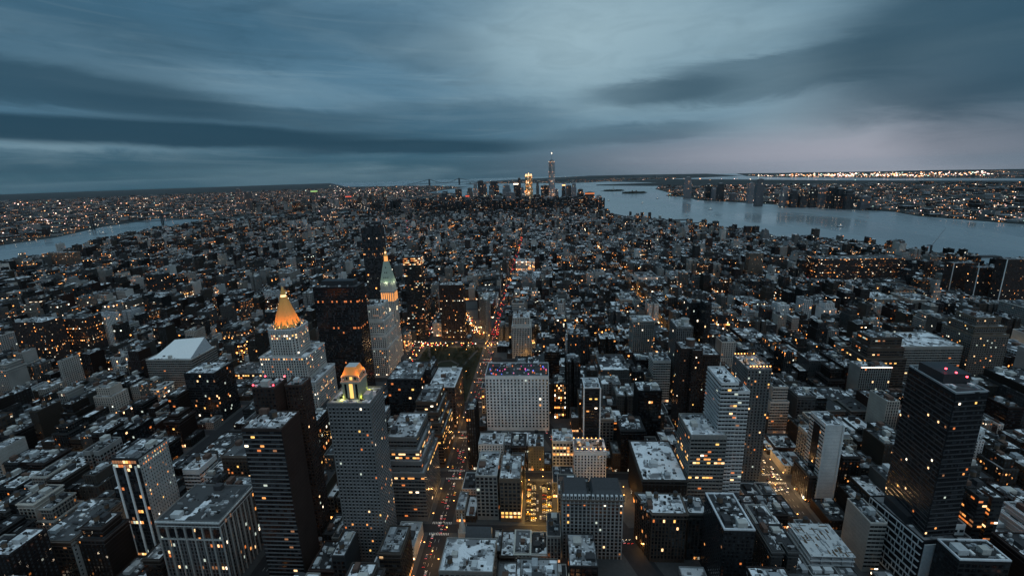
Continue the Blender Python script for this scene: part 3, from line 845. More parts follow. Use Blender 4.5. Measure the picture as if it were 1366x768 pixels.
# ------------------------------------------------------------------ what the viewpoint sees
bv, bf, bo = [], [], []
for si, s in enumerate(SPECS):
    for (q, z0, z1) in s['tiers']:
        i = len(bv); n = len(q)
        bv.extend([(x, y, z0) for x, y in q]); bv.extend([(x, y, z1) for x, y in q])
        for j in range(n):
            bf.append((i + j, i + (j + 1) % n, i + n + (j + 1) % n, i + n + j)); bo.append(si)
        bf.append(tuple(range(i + n, i + 2 * n))); bo.append(si)
BVH = BVHTree.FromPolygons(bv, bf)
seen = [0] * len(SPECS)
GX, GY = 340, 190
for yy in range(GY):
    py = 225 + (768 - 225) * (yy + .5) / GY
    for xx in range(GX):
        d = ray(1366 * (xx + .5) / GX, py)
        hit = BVH.ray_cast(CAM, d)
        if hit[2] is not None: seen[bo[hit[2]]] += 1


def kind_of(s):
    u = s['tiers'][0][0]; w = max(p[0] for p in u) - min(p[0] for p in u)
    if s['top'] < 25: return 'row_house'
    return 'tower_block' if s['top'] >= 48 else 'loft_building'


order = sorted(range(HERO_N, len(SPECS)), key=lambda i: -seen[i])
NEAR, per_kind = [], {}
for i in order:
    if seen[i] < 6: break
    kd = kind_of(SPECS[i])
    if per_kind.get(kd, 0) >= 290: continue
    per_kind[kd] = per_kind.get(kd, 0) + 1
    SPECS[i]['name'] = kd; NEAR.append(i)
near_set = set(NEAR)
print('specs', len(SPECS), 'individual', len(NEAR), per_kind)

# ------------------------------------------------------------------ labels for the ordinary buildings
SHORT = {}
for s in SPECS[:HERO_N]: SHORT[id(s)] = s['label']
ANCHORS = [('golden pyramid tower', -306, 545, 165), ('black slab tower', -272, 632, 165), ('clock tower', -240, 773, 150), ('crowned tower', -126, 322, 150), ('roof bar building', -3, 534, 78),
           ('ornate mansard hotel', 70, 331, 55), ('white angled roof', 130, 340, 49), ('pale lit slab office', 175, 373, 94), ('white balconied tower', 200, 380, 140), ('red brick cluster', 220, 534, 113),
           ('narrow white slab', 305, 406, 85), ('huge black tower', 328, 306, 130), ('stepped brick apartment tower', 652, 640, 110), ('finned glass tower', -320, 314, 100), ('arcaded corner building', -255, 292, 60),
           ('slanted white roof hall', -538, 616, 60), ('lit glass tower', -440, 552, 73), ('wedge shaped tower', -85, 866, 85), ('arched crown tower', 215, 700, 105), ('long amber terminal', 1000, 1335, 40),
           ('yellow lit office', -105, 371, 80), ('corniced corner block', -370, 286, 45), ('grey ribbon window loft', 560, 640, 60), ('far left tiered block', -760, 700, 50), ('riverside housing slabs', 1150, 1130, 60),
           ('car filled open lot', 24, 400, 0), ('church spire', -44, 345, 50), ('lone west side slab', 690, 1400, 60), ('lit white block down the avenue', 20, 1500, 45)]
APX = [(n,) + proj((x, y, z)) for n, x, y, z in ANCHORS]
ORD = ['nearest', 'second', 'third', 'fourth', 'fifth', 'sixth', 'seventh', 'eighth', 'ninth', 'tenth', 'eleventh', 'twelfth', 'thirteenth', 'fourteenth', 'fifteenth', 'sixteenth', 'seventeenth', 'eighteenth', 'nineteenth', 'twentieth', 'twenty first', 'twenty second', 'twenty third', 'twenty fourth', 'twenty fifth', 'twenty sixth']
NOUN = {'row_house': ('low row house', 'row house'), 'loft_building': ('mid height loft', 'loft building'), 'tower_block': ('tall block', 'tower block')}


def roof_word(s):
    b = s['roof'][0][0] + .3 * s['roof'][1]
    return 'pale roof' if b > .62 else ('grey roof' if b > .34 else 'dark roof')


def lit_word(s): return 'many lit windows' if s['lit'] >= .1 else ('few lit windows' if s['lit'] > .015 else 'unlit windows')


groups = {}
for i in NEAR:
    s = SPECS[i]; p = proj((s['c'][0], s['tiers'][0][0][0][1], s['top']))
    best = min(APX, key=lambda a: (a[1] - p[0]) ** 2 + 2.2 * (a[2] - p[1]) ** 2)
    dx, dy = p[0] - best[1], p[1] - best[2]
    rel = ('right of' if dx > 0 else 'left of') if abs(dx) > 1.1 * abs(dy) else ('below' if dy > 0 else 'beyond')
    s['desc'] = s['colour'] + ' ' + NOUN[s['name']][0] + ', ' + roof_word(s)
    groups.setdefault((s['desc'], rel, best[0]), []).append((dx * dx + dy * dy, i))
for (desc, rel, an), lst in groups.items():
    lst.sort()
    for n, (_, i) in enumerate(lst):
        s = SPECS[i]; pre = ORD[n] + ' ' if len(lst) > 1 and n < len(ORD) else ''
        s['label'] = pre + desc + ', ' + rel + ' ' + an
        s['cat'] = NOUN[s['name']][1]
        s['group'] = {'row_house': 'low row houses', 'loft_building': 'mid height loft buildings', 'tower_block': 'tall ordinary blocks'}[s['name']]

# ------------------------------------------------------------------ shared small parts
def unit_box():
    mb = MB(); mb.box(-.5, .5, -.5, .5, 0, 1, 0); return mb


UNIT = {}


def unit(mat):
    if mat not in UNIT: UNIT[mat] = unit_box().mesh('unit_' + mat, [MAT[mat]])
    return UNIT[mat]


_t = MB(); _t.cyl(0, 0, 1.9, 1.8, 2.2, 6.2, 10, 0); TANK = _t.mesh('tank', [MAT['wood']])
_t = MB(); _t.cyl(0, 0, 2.1, .15, 6.2, 7.8, 10, 0); TANKROOF = _t.mesh('tank_roof', [MAT['tar']])
_t = MB()
for a in (-1.2, 1.2):
    for b in (-1.2, 1.2): _t.box(a - .14, a + .14, b - .14, b + .14, 0, 2.2, 0)
_t.box(-1.7, 1.7, -1.7, 1.7, 2.0, 2.2, 0, bottom=True); TANKLEG = _t.mesh('tank_stand', [MAT['steel']])
_t = MB(); _t.box(-.5, .5, -.5, .5, 0, .8, 0); _t.cyl(0, 0, .36, .36, .8, .95, 8, 0); ACU = _t.mesh('air_unit', [MAT['grey']])
WINM = {}


def window_mesh(w, h, mat):
    key = (round(w, 1), round(h, 1), mat)
    if key not in WINM:
        w, h = key[0], key[1]; mb = MB(); x, z = w / 2, h / 2
        mb.face([(-x, -.1, -z), (x, -.1, -z), (x, -.1, z), (-x, -.1, z)], 0)
        mb.face([(-x, 0, -z), (-x, -.1, -z), (-x, -.1, z), (-x, 0, z)], 0); mb.face([(x, -.1, -z), (x, 0, -z), (x, 0, z), (x, -.1, z)], 0)
        mb.face([(-x, -.1, z), (x, -.1, z), (x, 0, z), (-x, 0, z)], 0); mb.face([(-x, 0, -z), (x, 0, -z), (x, -.1, -z), (-x, -.1, -z)], 0)
        WINM[key] = mb.mesh('window', [MAT[mat]])
    return WINM[key]


def ring(mb, qo, qi, z0, z1, mat, c):
    n = len(qo)
    for i in range(n):
        j = (i + 1) % n; a, b, ai, bi = qo[i], qo[j], qi[i], qi[j]
        mb.face([(a[0], a[1], z0), (b[0], b[1], z0), (b[0], b[1], z1), (a[0], a[1], z1)], mat, None, c)
        mb.face([(a[0], a[1], z1), (b[0], b[1], z1), (bi[0], bi[1], z1), (ai[0], ai[1], z1)], mat, None, c)
        mb.face([(bi[0], bi[1], z0), (ai[0], ai[1], z0), (ai[0], ai[1], z1), (bi[0], bi[1], z1)], mat, None, c)
        mb.face([(ai[0], ai[1], z0), (bi[0], bi[1], z0), (b[0], b[1], z0), (a[0], a[1], z0)], mat, None, c)


LITS = ['lit_a', 'lit_a', 'lit_b', 'lit_b', 'lit_b', 'lit_c', 'lit_c', 'lit_d', 'lit_e', 'lit_e', 'lit_f', 'lit_f', 'lit_f', 'lit_g']
n_win = 0


def roof_clutter(s, r, root, O, big):
    """hatches, pipes, ducts, low walls and patches too small to tell apart"""
    m = MB()
    for ti, (q, z0, z1) in enumerate(s['tiers']):
        up = s['tiers'][ti + 1][0] if ti + 1 < len(s['tiers']) else None
        if s.get('noroof') and up is None: continue
        xs, ys = [p[0] for p in q], [p[1] for p in q]; x0, x1, y0, y1 = min(xs), max(xs), min(ys), max(ys)
        n = int(min(46, (x1 - x0) * (y1 - y0) / (16 if big else 40)))
        if s.get('plainroof'): n //= 4
        for _ in range(n):
            w, d = r.choice(((.5, .5), (.9, 1.4), (1.6, .8), (2.4, 1.2), (.3, 5.0), (5.0, .3), (1.8, 1.8), (3.2, 2.2)))
            x, y = r.uniform(x0 + 1 + w / 2, x1 - 1 - w / 2), r.uniform(y0 + 1 + d / 2, y1 - 1 - d / 2)
            cs = rect(x - w / 2, x + w / 2, y - d / 2, y + d / 2)
            if len(q) > 4 and not all(inside(p, q) for p in cs): continue
            if up and any(inside(p, inset(up, -.5)) for p in cs + [(x, y)]): continue
            hgt = r.uniform(.3, 1.7); g = r.choice((.025, .03, .04, .05, .08, .15, .3, .5, .74, .78))
            zr = z1 - .88
            m.box(x - w / 2, x + w / 2, y - d / 2, y + d / 2, zr, zr + hgt, 0, c=(g, g * 1.01, g * 1.02, 0))
    if m.f: m.build('roof_clutter', [FAC], root, O, kind='stuff')


def build_building(s, si):
    global n_win
    r = random.Random(int(s['seed'] * 1e9))
    ox, oy = s['c']; O = (ox, oy, 0)
    root = thing(s['name'], s['label'], s['cat'], O, s['group'])
    big = s['hero'] or seen[si] > 45
    bay, fl, ww, wh = STY[s['style']]
    dist = (Vector((ox, oy, s['top'])) - CAM).length
    want = 0
    if s['hero']: want = s.get('reach', 48) if dist < 1000 else 0
    elif seen[si] > 28 and bay * ww * 459 / dist > 1.5: want = min(40, 10 + seen[si] // 4)
    wallc = s['rgb']
    body = MB(); cells = []; roofm = MB(); par = MB()
    rc, wp = s['roof']
    for ti, (q, z0, z1) in enumerate(s['tiers']):
        n = len(q); cen = (sum(p[0] for p in q) / n, sum(p[1] for p in q) / n)
        for e in range(n):
            a, b = Vector(q[e]), Vector(q[(e + 1) % n]); L = (b - a).length
            if L < .05: continue
            nb = max(1, round(L / bay)); nrm = Vector(((b - a).y, -(b - a).x)) / L
            face_cam = (CAM.xy - (a + b) / 2).dot(nrm) > 0
            blank = e in s.get('blank', ()) or (s.get('sideblank') and n == 4 and e in (1, 3) and r.random() < .8) or L < 1.8
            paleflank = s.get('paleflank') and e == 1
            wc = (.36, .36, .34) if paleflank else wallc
            real = want and face_cam and not blank
            w_, h_ = (0.0, 0.0) if (blank or real) else (ww, wh)
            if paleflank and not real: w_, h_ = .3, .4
            shop = 0.0 if (s['hero'] or s['top'] < 12) else (.34 if e in (0, 2) else .14)
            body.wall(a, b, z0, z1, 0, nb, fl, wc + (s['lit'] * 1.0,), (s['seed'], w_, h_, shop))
            ex = (b - a) / L
            if real:
                jt = int(math.floor(z1 / fl - .25))
                for j in range(int(math.ceil(z0 / fl + .05)), jt):
                    for i in range(nb):
                        c = a + ex * ((i + .5) * L / nb)
                        cells.append((c.x, c.y, (j + .5) * fl, math.atan2(ex.y, ex.x), L / nb * (ww if not paleflank else .3), fl * (wh if not paleflank else .4), nrm, j, z1 - j * fl, s['top']))
            if s.get('piers') and not blank and face_cam and big:
                pc = (.30, .295, .28) if s.get('piers') == 'pale' else tuple(x * 1.12 for x in wc)
                pw = L / nb * (1 - ww) * .55
                for i in range(nb + 1):
                    t = min(max(i * L / nb, pw / 2), L - pw / 2)
                    c = a + ex * t; pr = .38
                    q4 = [c - ex * pw / 2 + nrm * pr, c + ex * pw / 2 + nrm * pr]
                    p0, p1 = c - ex * pw / 2, c + ex * pw / 2
                    zt = z1 - .3
                    cc = pc + (0,)
                    body.face([(q4[0].x, q4[0].y, z0), (q4[1].x, q4[1].y, z0), (q4[1].x, q4[1].y, zt), (q4[0].x, q4[0].y, zt)], 0, None, cc)
                    body.face([(p0.x, p0.y, z0), (q4[0].x, q4[0].y, z0), (q4[0].x, q4[0].y, zt), (p0.x, p0.y, zt)], 0, None, cc)
                    body.face([(q4[1].x, q4[1].y, z0), (p1.x, p1.y, z0), (p1.x, p1.y, zt), (q4[1].x, q4[1].y, zt)], 0, None, cc)
                    body.face([(p0.x, p0.y, zt), (q4[0].x, q4[0].y, zt), (q4[1].x, q4[1].y, zt), (p1.x, p1.y, zt)], 0, None, cc)
            if s.get('bands') and face_cam and e not in s.get('blank', ()):
                g = s['bands']; bc = (g, g, g, 0) if g > .1 else (.03 + g, .03 + g, .032 + g, 0)
                pr = 1.1 if s['style'] == 'strip' and g > .25 and 'black' not in s['name'] else .30
                ht = 1.0 if pr > 1 else .8
                for j in range(int(math.ceil(z0 / fl + .05)), int(z1 / fl)):
                    zb = j * fl - ht / 2; m = min(.15 * L, .6)
                    p0, p1 = a + ex * m, b - ex * m; o0, o1 = p0 + nrm * pr, p1 + nrm * pr
                    body.face([(o0.x, o0.y, zb), (o1.x, o1.y, zb), (o1.x, o1.y, zb + ht), (o0.x, o0.y, zb + ht)], 0, None, bc)
                    body.face([(o0.x, o0.y, zb + ht), (o1.x, o1.y, zb + ht), (p1.x, p1.y, zb + ht), (p0.x, p0.y, zb + ht)], 0, None, bc)
                    body.face([(p0.x, p0.y, zb), (p1.x, p1.y, zb), (o1.x, o1.y, zb), (o0.x, o0.y, zb)], 0, None, bc)
                    body.face([(p0.x, p0.y, zb), (o0.x, o0.y, zb), (o0.x, o0.y, zb + ht), (p0.x, p0.y, zb + ht)], 0, None, bc)
                    body.face([(o1.x, o1.y, zb), (p1.x, p1.y, zb), (p1.x, p1.y, zb + ht), (o1.x, o1.y, zb + ht)], 0, None, bc)
        if s.get('noroof') and ti == len(s['tiers']) - 1: continue
        t = .45 if n <= 8 else .3
        qi = inset(q, t)
        roofm = MB(); par = MB()
        roofm.face([(x, y, z1 - .9) for x, y in qi], 0, None, rc + (wp,))
        if s.get('whiteedge'): pcol = (.6, .61, .62, 0)
        elif s.get('rim'): pcol = (.28, .30, .31, 0)
        elif s.get('pinkedge') and False: pcol = (.5, .3, .3, 0)
        else:
            g = r.choice((1.1, 1.1, 1.6)); pcol = tuple(min(.6, x * g + .02) for x in wallc) + (0,)
        wdt = 1.2 if (s.get('rim') or s.get('whiteedge')) else t
        ring(par, inset(q, -.06), inset(q, wdt), z1 - .9, z1 + .25, 0, pcol)
        if s.get('cornice') and big and (n <= 10):
            cc = (.55, .56, .55, 0) if s['cornice'] == 'white' else tuple(min(.6, x * 1.35 + .03) for x in wallc) + (0,)
            corn = MB(); ring(corn, inset(q, -1.0), inset(q, -.08), z1 - 1.7, z1 - .5, 0, cc); corn.build('cornice', [FAC], root, O)
            corn = MB(); ring(corn, inset(q, -.6), inset(q, -.08), z1 - 5.2, z1 - 4.6, 0, cc); corn.build('string_course', [FAC], root, O)
        roofm.build('roof', [ROOF], root, O); par.build('parapet', [FAC], root, O)
    body.build('facade', [FAC], root, O)
    roof_clutter(s, r, root, O, big)
    # ---- windows one by one: those in sight, largest first, then the rest as one
    if cells:
        k = [c for c in cells]
        fb = {}
        vis, rest = [], []
        for c in k:
            j = c[7]
            if j not in fb:
                fb[j] = r.random() < .07 and not s.get('noboost')
            rows = s.get('rows'); on_row = False
            if rows:
                for f in rows:
                    if abs(c[2] / s['top'] - f) < fl * .55 / s['top']: on_row = True
            lit = s['lit'] * (3.5 if fb[j] else .5)
            if on_row: lit = s.get('rowlit', .5)
            if s.get('toplit') and c[9] - c[2] < 2.2 * fl: lit = .8
            if s.get('crownlit') and c[9] - c[2] < 4.2 * fl: lit = .8
            mat = r.choice(LITS) if r.random() < lit else ('glass_dark' if r.random() < .75 else 'glass_pale')
            if s.get('dimlit') and mat.startswith('lit'): mat = 'lit_b'
            elif on_row and mat.startswith('lit'): mat = r.choice(('lit_c', 'lit_d', 'lit_a'))
            p = Vector((c[0] + c[6].x * .3, c[1] + c[6].y * .3, c[2])); d = p - CAM; dl = d.length
            h = BVH.ray_cast(CAM, d / dl, dl - .5)
            pp = proj(p)
            ok = h[2] is None and pp is not None and -10 < pp[0] < 1376 and -10 < pp[1] < 778
            (vis if ok else rest).append((dl - (400 if mat.startswith('lit') else 0), c, mat))
        vis.sort(key=lambda x: x[0])
        take, rest = vis[:want], vis[want:] + rest
        for _, c, mat in take:
            link_child('window', window_mesh(c[4], c[5], mat), root, (c[0] - ox + c[6].x * .02, c[1] - oy + c[6].y * .02, c[2]), c[3]); n_win += 1
        if rest:
            g = MB(); mats = []
            for _, c, mat in rest:
                if mat not in mats: mats.append(mat)
                ex = Vector((math.cos(c[3]), math.sin(c[3]))) * c[4] / 2; x, y = c[0] + c[6].x * .08, c[1] + c[6].y * .08
                g.face([(x - ex.x, y - ex.y, c[2] - c[5] / 2), (x + ex.x, y + ex.y, c[2] - c[5] / 2), (x + ex.x, y + ex.y, c[2] + c[5] / 2), (x - ex.x, y - ex.y, c[2] + c[5] / 2)], mats.index(mat))
            g.build('window_grid', mats, root, O, kind='stuff')
    # ---- things on the roof
    q, z0, z1 = s['tiers'][-1]
    xs, ys = [p[0] for p in q], [p[1] for p in q]
    x0, x1, y0, y1 = min(xs) + 1.5, max(xs) - 1.5, min(ys) + 1.5, max(ys) - 1.5
    if len(q) > 5 and len(s['tiers']) == 1: y0 = y0 + (y1 - y0) * .52
    zr = z1 - .9 - .02
    if s.get('noroof') or x1 - x0 < 3 or y1 - y0 < 3 or seen[si] < 10 and not s['hero']: return root
    put = []

    def spot(w, d):
        for _ in range(12):
            if x1 - x0 <= w or y1 - y0 <= d: return None
            x = r.uniform(x0 + w / 2, x1 - w / 2); y = r.uniform(y0 + d / 2, y1 - d / 2)
            if len(q) > 4 and not inside((x, y), q): continue
            if all(abs(x - a) > (w + c) / 2 + .3 or abs(y - b) > (d + e) / 2 + .3 for a, b, c, e in put):
                put.append((x, y, w, d)); return x, y
        return None
    W, D = x1 - x0, y1 - y0
    if not s.get('plainroof'):
        for _ in range(1 if W < 14 else 2):
            w, d = min(r.uniform(3.2, 7.5), W * .6), min(r.uniform(3.5, 8), D * .6); p = spot(w, d)
            if p:
                o = link_child('bulkhead', unit(r.choice(['brick', 'stone', 'pale', 'grey', 'tar'])), root, (p[0] - ox, p[1] - oy, zr), 0, (w, d, r.uniform(2.8, 5.5 if s['top'] > 30 else 3.2)))
    else:
        w, d = W * .78, D * .5; p = (x0 + W * .5, y0 + D * .58); put.append((p[0], p[1], w, d))
        link_child('bulkhead', unit('steel' if s['rgb'][0] < .1 else 'pale'), root, (p[0] - ox, p[1] - oy, zr), 0, (w, d, 7.5))
    nt = s.get('tanks', 1 if (s['top'] > 20 and r.random() < .55 and not s.get('plainroof')) else 0)
    for _ in range(nt):
        p = spot(4, 4)
        if p:
            f = r.uniform(.8, 1.15)
            t = link_child('water_tank', TANK, root, (p[0] - ox, p[1] - oy, zr + r.choice((0, 0, 2.5))), r.random(), (f, f, f))
            link_child('tank_roof', TANKROOF, t, (0, 0, 0)); link_child('tank_stand', TANKLEG, t, (0, 0, 0))
    for _ in range(min(6, int(W * D / 60)) if big else (1 if seen[si] > 14 else 0)):
        w, d = r.uniform(1.4, 3.4), r.uniform(1.4, 4); p = spot(w, d)
        if p: link_child('rooftop_unit', ACU if r.random() < .7 else unit(r.choice(['white', 'pale'])), root, (p[0] - ox, p[1] - oy, zr), 0, (w, d, r.uniform(1.1, 2.2)))
    if big and s['top'] < 70 and r.random() < .5:
        p = spot(1.2, 1.2)
        if p: link_child('chimney', unit('brick'), root, (p[0] - ox, p[1] - oy, zr), 0, (1.1, 1.1, r.uniform(2, 4)))
    return root


ROOTS = {}
for i in list(range(HERO_N)) + NEAR:
    ROOTS[i] = build_building(SPECS[i], i)
print('windows as parts', n_win)
ROOT_OF = {id(SPECS[i]): ROOTS[i] for i in range(HERO_N)}

# the rest of the town, too many and too small to count
def far_building(mb, s, r):
    bay, fl, ww, wh = STY[s['style']]
    for (q, z0, z1) in s['tiers']:
        n = len(q)
        for e in range(n):
            a, b = Vector(q[e]), Vector(q[(e + 1) % n]); L = (b - a).length
            blank = s.get('sideblank') and n == 4 and e in (1, 3)
            mb.wall(a, b, z0, z1, 0, max(1, round(L / bay)), fl, s['rgb'] + (s['lit'],), (s['seed'], 0 if blank else ww, wh, .22 if e in (0, 2) else .08))
        mb.face([(x, y, z1) for x, y in q], 1, None, s['roof'][0] + (s['roof'][1],))
    x0, x1 = min(p[0] for p in q), max(p[0] for p in q); y0, y1 = min(p[1] for p in q), max(p[1] for p in q)
    for _ in range(r.choice((1, 1, 2, 3, 4)) if y0 < 2600 else r.choice((0, 1, 2))):
        w, d = min(x1 - x0, r.uniform(1.5, 6)) * .8, min(y1 - y0, r.uniform(3, 8)) * .8
        a, b = r.uniform(x0, x1 - w), r.uniform(y0, y1 - d); hh = r.uniform(2.4, 4.5)
        g = r.choice((.03, .04, .06, .1, .2, .4))
        for i in range(4):
            qq = rect(a, a + w, b, b + d)
            mb.wall(qq[i], qq[(i + 1) % 4], z1, z1 + hh, 0, 1, 3.6, (g, g, g, 0), (0, 0, 0, 0))
        mb.face([(x, y, z1 + hh) for x, y in qq], 1, None, s['roof'][0] + (s['roof'][1],))


town = MB(); rr = random.Random(11)
for i in range(HERO_N, len(SPECS)):
    if i not in near_set: far_building(town, SPECS[i], rr)
town.build('distant_town', [FAC, ROOF], kind='stuff', label='dense mass of small dark city blocks with pale roofs running to the harbour', category='town')

# the boroughs and the far shore
def scatter(poly, n, rmin, rmax, amin, amax, hfun, size, lit):
    mb = MB(); r = random.Random(n); made = 0; tries = 0
    while made < n and tries < n * 12:
        tries += 1
        a = r.uniform(amin, amax); d = math.sqrt(r.uniform(rmin ** 2, rmax ** 2)) if r.random() < .3 else rmin * (rmax / rmin) ** r.random()
        x, y = d * math.sin(R(a)), d * math.cos(R(a))
        if not inside((x, y), poly): continue
        h = hfun(x, y, r); f = (1 + d / 9000)
        w, dd = r.uniform(*size) * f, r.uniform(*size) * f
        if h > 40: w = dd = r.uniform(22, 36)
        t = r.uniform(0, 1.5) if d > 5000 else .35
        cs, sn = math.cos(t), math.sin(t)
        q = [(x + px * cs - py * sn, y + px * sn + py * cs) for px, py in rect(-w / 2, w / 2, -dd / 2, dd / 2)]
        if not all(inside(p, poly) for p in q): continue
        cn = r.choice(WALLS_FAR); rc, wp = r.choice(ROOFS)
        g = .38
        s = dict(style='far', tiers=[(q, 0.5, h)], rgb=tuple(c * g for c in PAL[cn]), lit=r.choice((0, .02, .05, .12)) * lit, seed=r.random(), roof=(tuple(c * .4 for c in rc), wp * .3), sideblank=False)
        for (qq, z0, z1) in s['tiers']:
            for e in range(4):
                A, B = Vector(qq[e]), Vector(qq[(e + 1) % 4]); L = (B - A).length
                mb.wall(A, B, z0, z1, 0, max(1, round(L / 3.4)), 3.5, s['rgb'] + (s['lit'],), (s['seed'], .5, .5, .1))
            mb.face([(xx, yy, z1) for xx, yy in qq], 1, None, s['roof'][0] + (s['roof'][1],))
        made += 1
    return mb


def hb(x, y, r):
    dt = math.hypot(x + 2350, y - 5300)
    if dt < 900: return r.uniform(25, 120) if r.random() < .5 else 18
    return r.uniform(9, 17) if r.random() < .93 else r.uniform(20, 50)


def hj(x, y, r):
    return r.uniform(8, 16) if r.random() < .9 else r.uniform(20, 46)


scatter(BKLN, 6500, 2400, 17000, -75, -4, hb, (14, 46), .45).build('distant_borough', [FAC, ROOF], kind='stuff', label='low dark roofs of the district across the narrow river', category='district')
scatter(NJ, 2600, 2300, 9500, 9, 60, hj, (14, 52), .5).build('distant_shore_town', [FAC, ROOF], kind='stuff', label='low dark waterfront town across the wide river', category='district')
scatter(FARJ, 900, 9000, 19000, 20, 55, hj, (30, 90), .8).build('distant_plain', [FAC, ROOF], kind='stuff', label='scattered low buildings on the dark plain below the ridge', category='district')
scatter(STAT, 300, 13500, 19500, -12, 16, hj, (20, 60), .8).build('distant_island_town', [FAC, ROOF], kind='stuff', label='small buildings on the dark island at the horizon', category='district')

# ------------------------------------------------------------------ crowns of the landmarks
def lamp_light(name, parent, loc, power, colour, size=.4, reach=None):
    l = bpy.data.lights.new(name, 'POINT'); l.energy = power; l.color = colour; l.shadow_soft_size = size
    o = bpy.data.objects.new(name, l); col.objects.link(o); o.parent = parent; o.location = loc
    return o


def circ(cx, cy, r, n, ph=0.0): return [(cx + r * math.cos(2 * math.pi * i / n + ph), cy + r * math.sin(2 * math.pi * i / n + ph)) for i in range(n)]


root = ROOT_OF[id(nyl)]; O = tuple(root.location); px_, py_ = -306.5, 556.5
m = MB()
prof = [(17.5, 140), (14.6, 146.5), (12.0, 155), (9.0, 163), (6.4, 171), (4.4, 178)]
for (ra, za), (rb, zb) in zip(prof, prof[1:]):
    for i in range(8):
        A, B = circ(px_, py_, ra, 8, .3927), circ(px_, py_, rb, 8, .3927); j = (i + 1) % 8
        m.face([A[i] + (za,), A[j] + (za,), B[j] + (zb,), B[i] + (zb,)], 0)
m.build('golden_pyramid', ['gold'], root, O)
m = MB(); m.cyl(px_, py_, 3.6, 3.3, 178, 181.5, 8, 0); m.cyl(px_, py_, 4.9, 4.9, 177.6, 178.4, 8, 1); m.build('lantern', ['lit_c', 'gold'], root, O)
m = MB(); m.cyl(px_, py_, 3.7, .15, 181.5, 193, 8, 0); m.build('spire', ['gold'], root, O)
for i in range(12):
    x, y = circ(px_, py_, 18.6, 12)[i]
    m = MB(); m.cyl(x, y, 1.2, 1.0, 138.6, 142.5, 6, 0); m.cyl(x, y, 1.0, .1, 142.5, 145.5, 6, 0)
    pn = m.build('pinnacle', ['stone'], root, O)
    m = MB(); m.box(x * .94 + px_ * .06 - .6, x * .94 + px_ * .06 + .6, y * .94 + py_ * .06 - .6, y * .94 + py_ * .06 + .6, 138.6, 139.6, 0)
    fl_ = m.build('floodlight', ['lamp'], root, O)
    lx, ly = circ(px_, py_, 23.5, 12)[i]
    sl = bpy.data.lights.new('flood_beam', 'SPOT'); sl.energy = 7500; sl.color = (1, .31, .05); sl.spot_size = R(62); sl.spot_blend = .5; sl.shadow_soft_size = .4
    so = bpy.data.objects.new('flood_beam', sl); col.objects.link(so); so.parent = root; so.location = (lx - O[0], ly - O[1], 141.5)
    so.rotation_euler = (Vector((lx, ly, 141.5)) - Vector((px_, py_, 158))).to_track_quat('Z', 'Y').to_euler()

root = ROOT_OF[id(clk)]; O = tuple(root.location); cx, cy = O[0], O[1]
zl0, zl1, zc0, zp0, zp1, zq, zt = CZ(402), CZ(390.5), CZ(388), CZ(377), CZ(350), CZ(343), CZ(332)
hw = 11.75; hd = 11.0
m = MB()
ring(m, rect(cx - 12.7, cx + 12.7, cy - 12, cy + 12), rect(cx - hw, cx + hw, cy - hd, cy + hd), zc0 - 1.2, zc0 + .6, 0, (.5, .48, .44, 0))
ring(m, rect(cx - 12.3, cx + 12.3, cy - 11.6, cy + 11.6), rect(cx - hw, cx + hw, cy - hd, cy + hd), zl0 - 2.2, zl0 - 1.2, 0, (.5, .48, .44, 0))
m.build('cornice', [FAC], root, O)
for (ax, n_) in (('n', 6), ('w', 5)):
    for i in range(n_):
        m = MB()
        if ax == 'n':
            w = 2 * hw / n_; x0 = cx - hw + w * i + .8; x1 = x0 + w - 1.6; y = cy - hd - .12
            pts = [(x0, zl0), (x1, zl0), (x1, zl1 - 2), ((x0 + x1) / 2 + (x1 - x0) * .35, zl1 - .7), ((x0 + x1) / 2, zl1), ((x0 + x1) / 2 - (x1 - x0) * .35, zl1 - .7), (x0, zl1 - 2)]
            m.face([(a, y, z) for a, z in pts], 0)
        else:
            w = 2 * hd / n_; x0 = cy - hd + w * i + .8; x1 = x0 + w - 1.6; y = cx + hw + .12
            pts = [(x0, zl0), (x1, zl0), (x1, zl1 - 2), ((x0 + x1) / 2, zl1), (x0, zl1 - 2)]
            m.face([(y, a, z) for a, z in pts], 0)
        m.build('arcade_arch', ['lit_a'], root, O)
m = MB(); m.box(cx - 11, cx + 11, cy - 10.3, cy + 10.3, zc0, zp0, 0, c=(.46, .44, .40, .05)); m.build('attic_storey', [FAC], root, O)
m = MB()
for i in range(7):
    x = cx - 10.2 + 3.4 * i
    m.box(x - .5, x + .5, cy - 11.1, cy - 10.3, zc0 + .6, zp0 - .5, 0, c=(.5, .48, .45, 0))
m.build('colonnade', [FAC], root, O)
m = MB(); m.prism(rect(cx - 10.8, cx + 10.8, cy - 10.2, cy + 10.2), zp0, zp1, 0, taper=rect(cx - 3.8, cx + 3.8, cy - 3.6, cy + 3.6)); m.build('pyramid_roof', ['copper'], root, O)
m = MB()
for i in range(3):
    for j in range(3 - i):
        x = cx + (j - (2 - i) / 2) * 3.6; f = .2 + .24 * i; z = zp0 + (zp1 - zp0) * f; y = cy - (10.2 + (3.6 - 10.2) * f) - .3
        m.box(x - .6, x + .6, y - .3, y + 1, z, z + 2.2, 0)
m.build('dormer', ['steel'], root, O, kind='stuff')
m = MB(); m.cyl(cx, cy, 3.5, 3.3, zp1, zq, 8, 0); m.cyl(cx, cy, 4.2, 4.2, zp1 - .4, zp1 + .5, 8, 1); m.build('cupola', ['lit_a', 'gold'], root, O)
m = MB(); m.cyl(cx, cy, 4.0, 1.4, zq, zq + 4.5, 8, 0); m.cyl(cx, cy, 1.5, 1.4, zq + 4.5, zq + 8, 8, 1); m.cyl(cx, cy, 1.6, .1, zq + 8, zt + 1, 8, 0); m.build('lantern', ['gold', 'lit_c'], root, O)
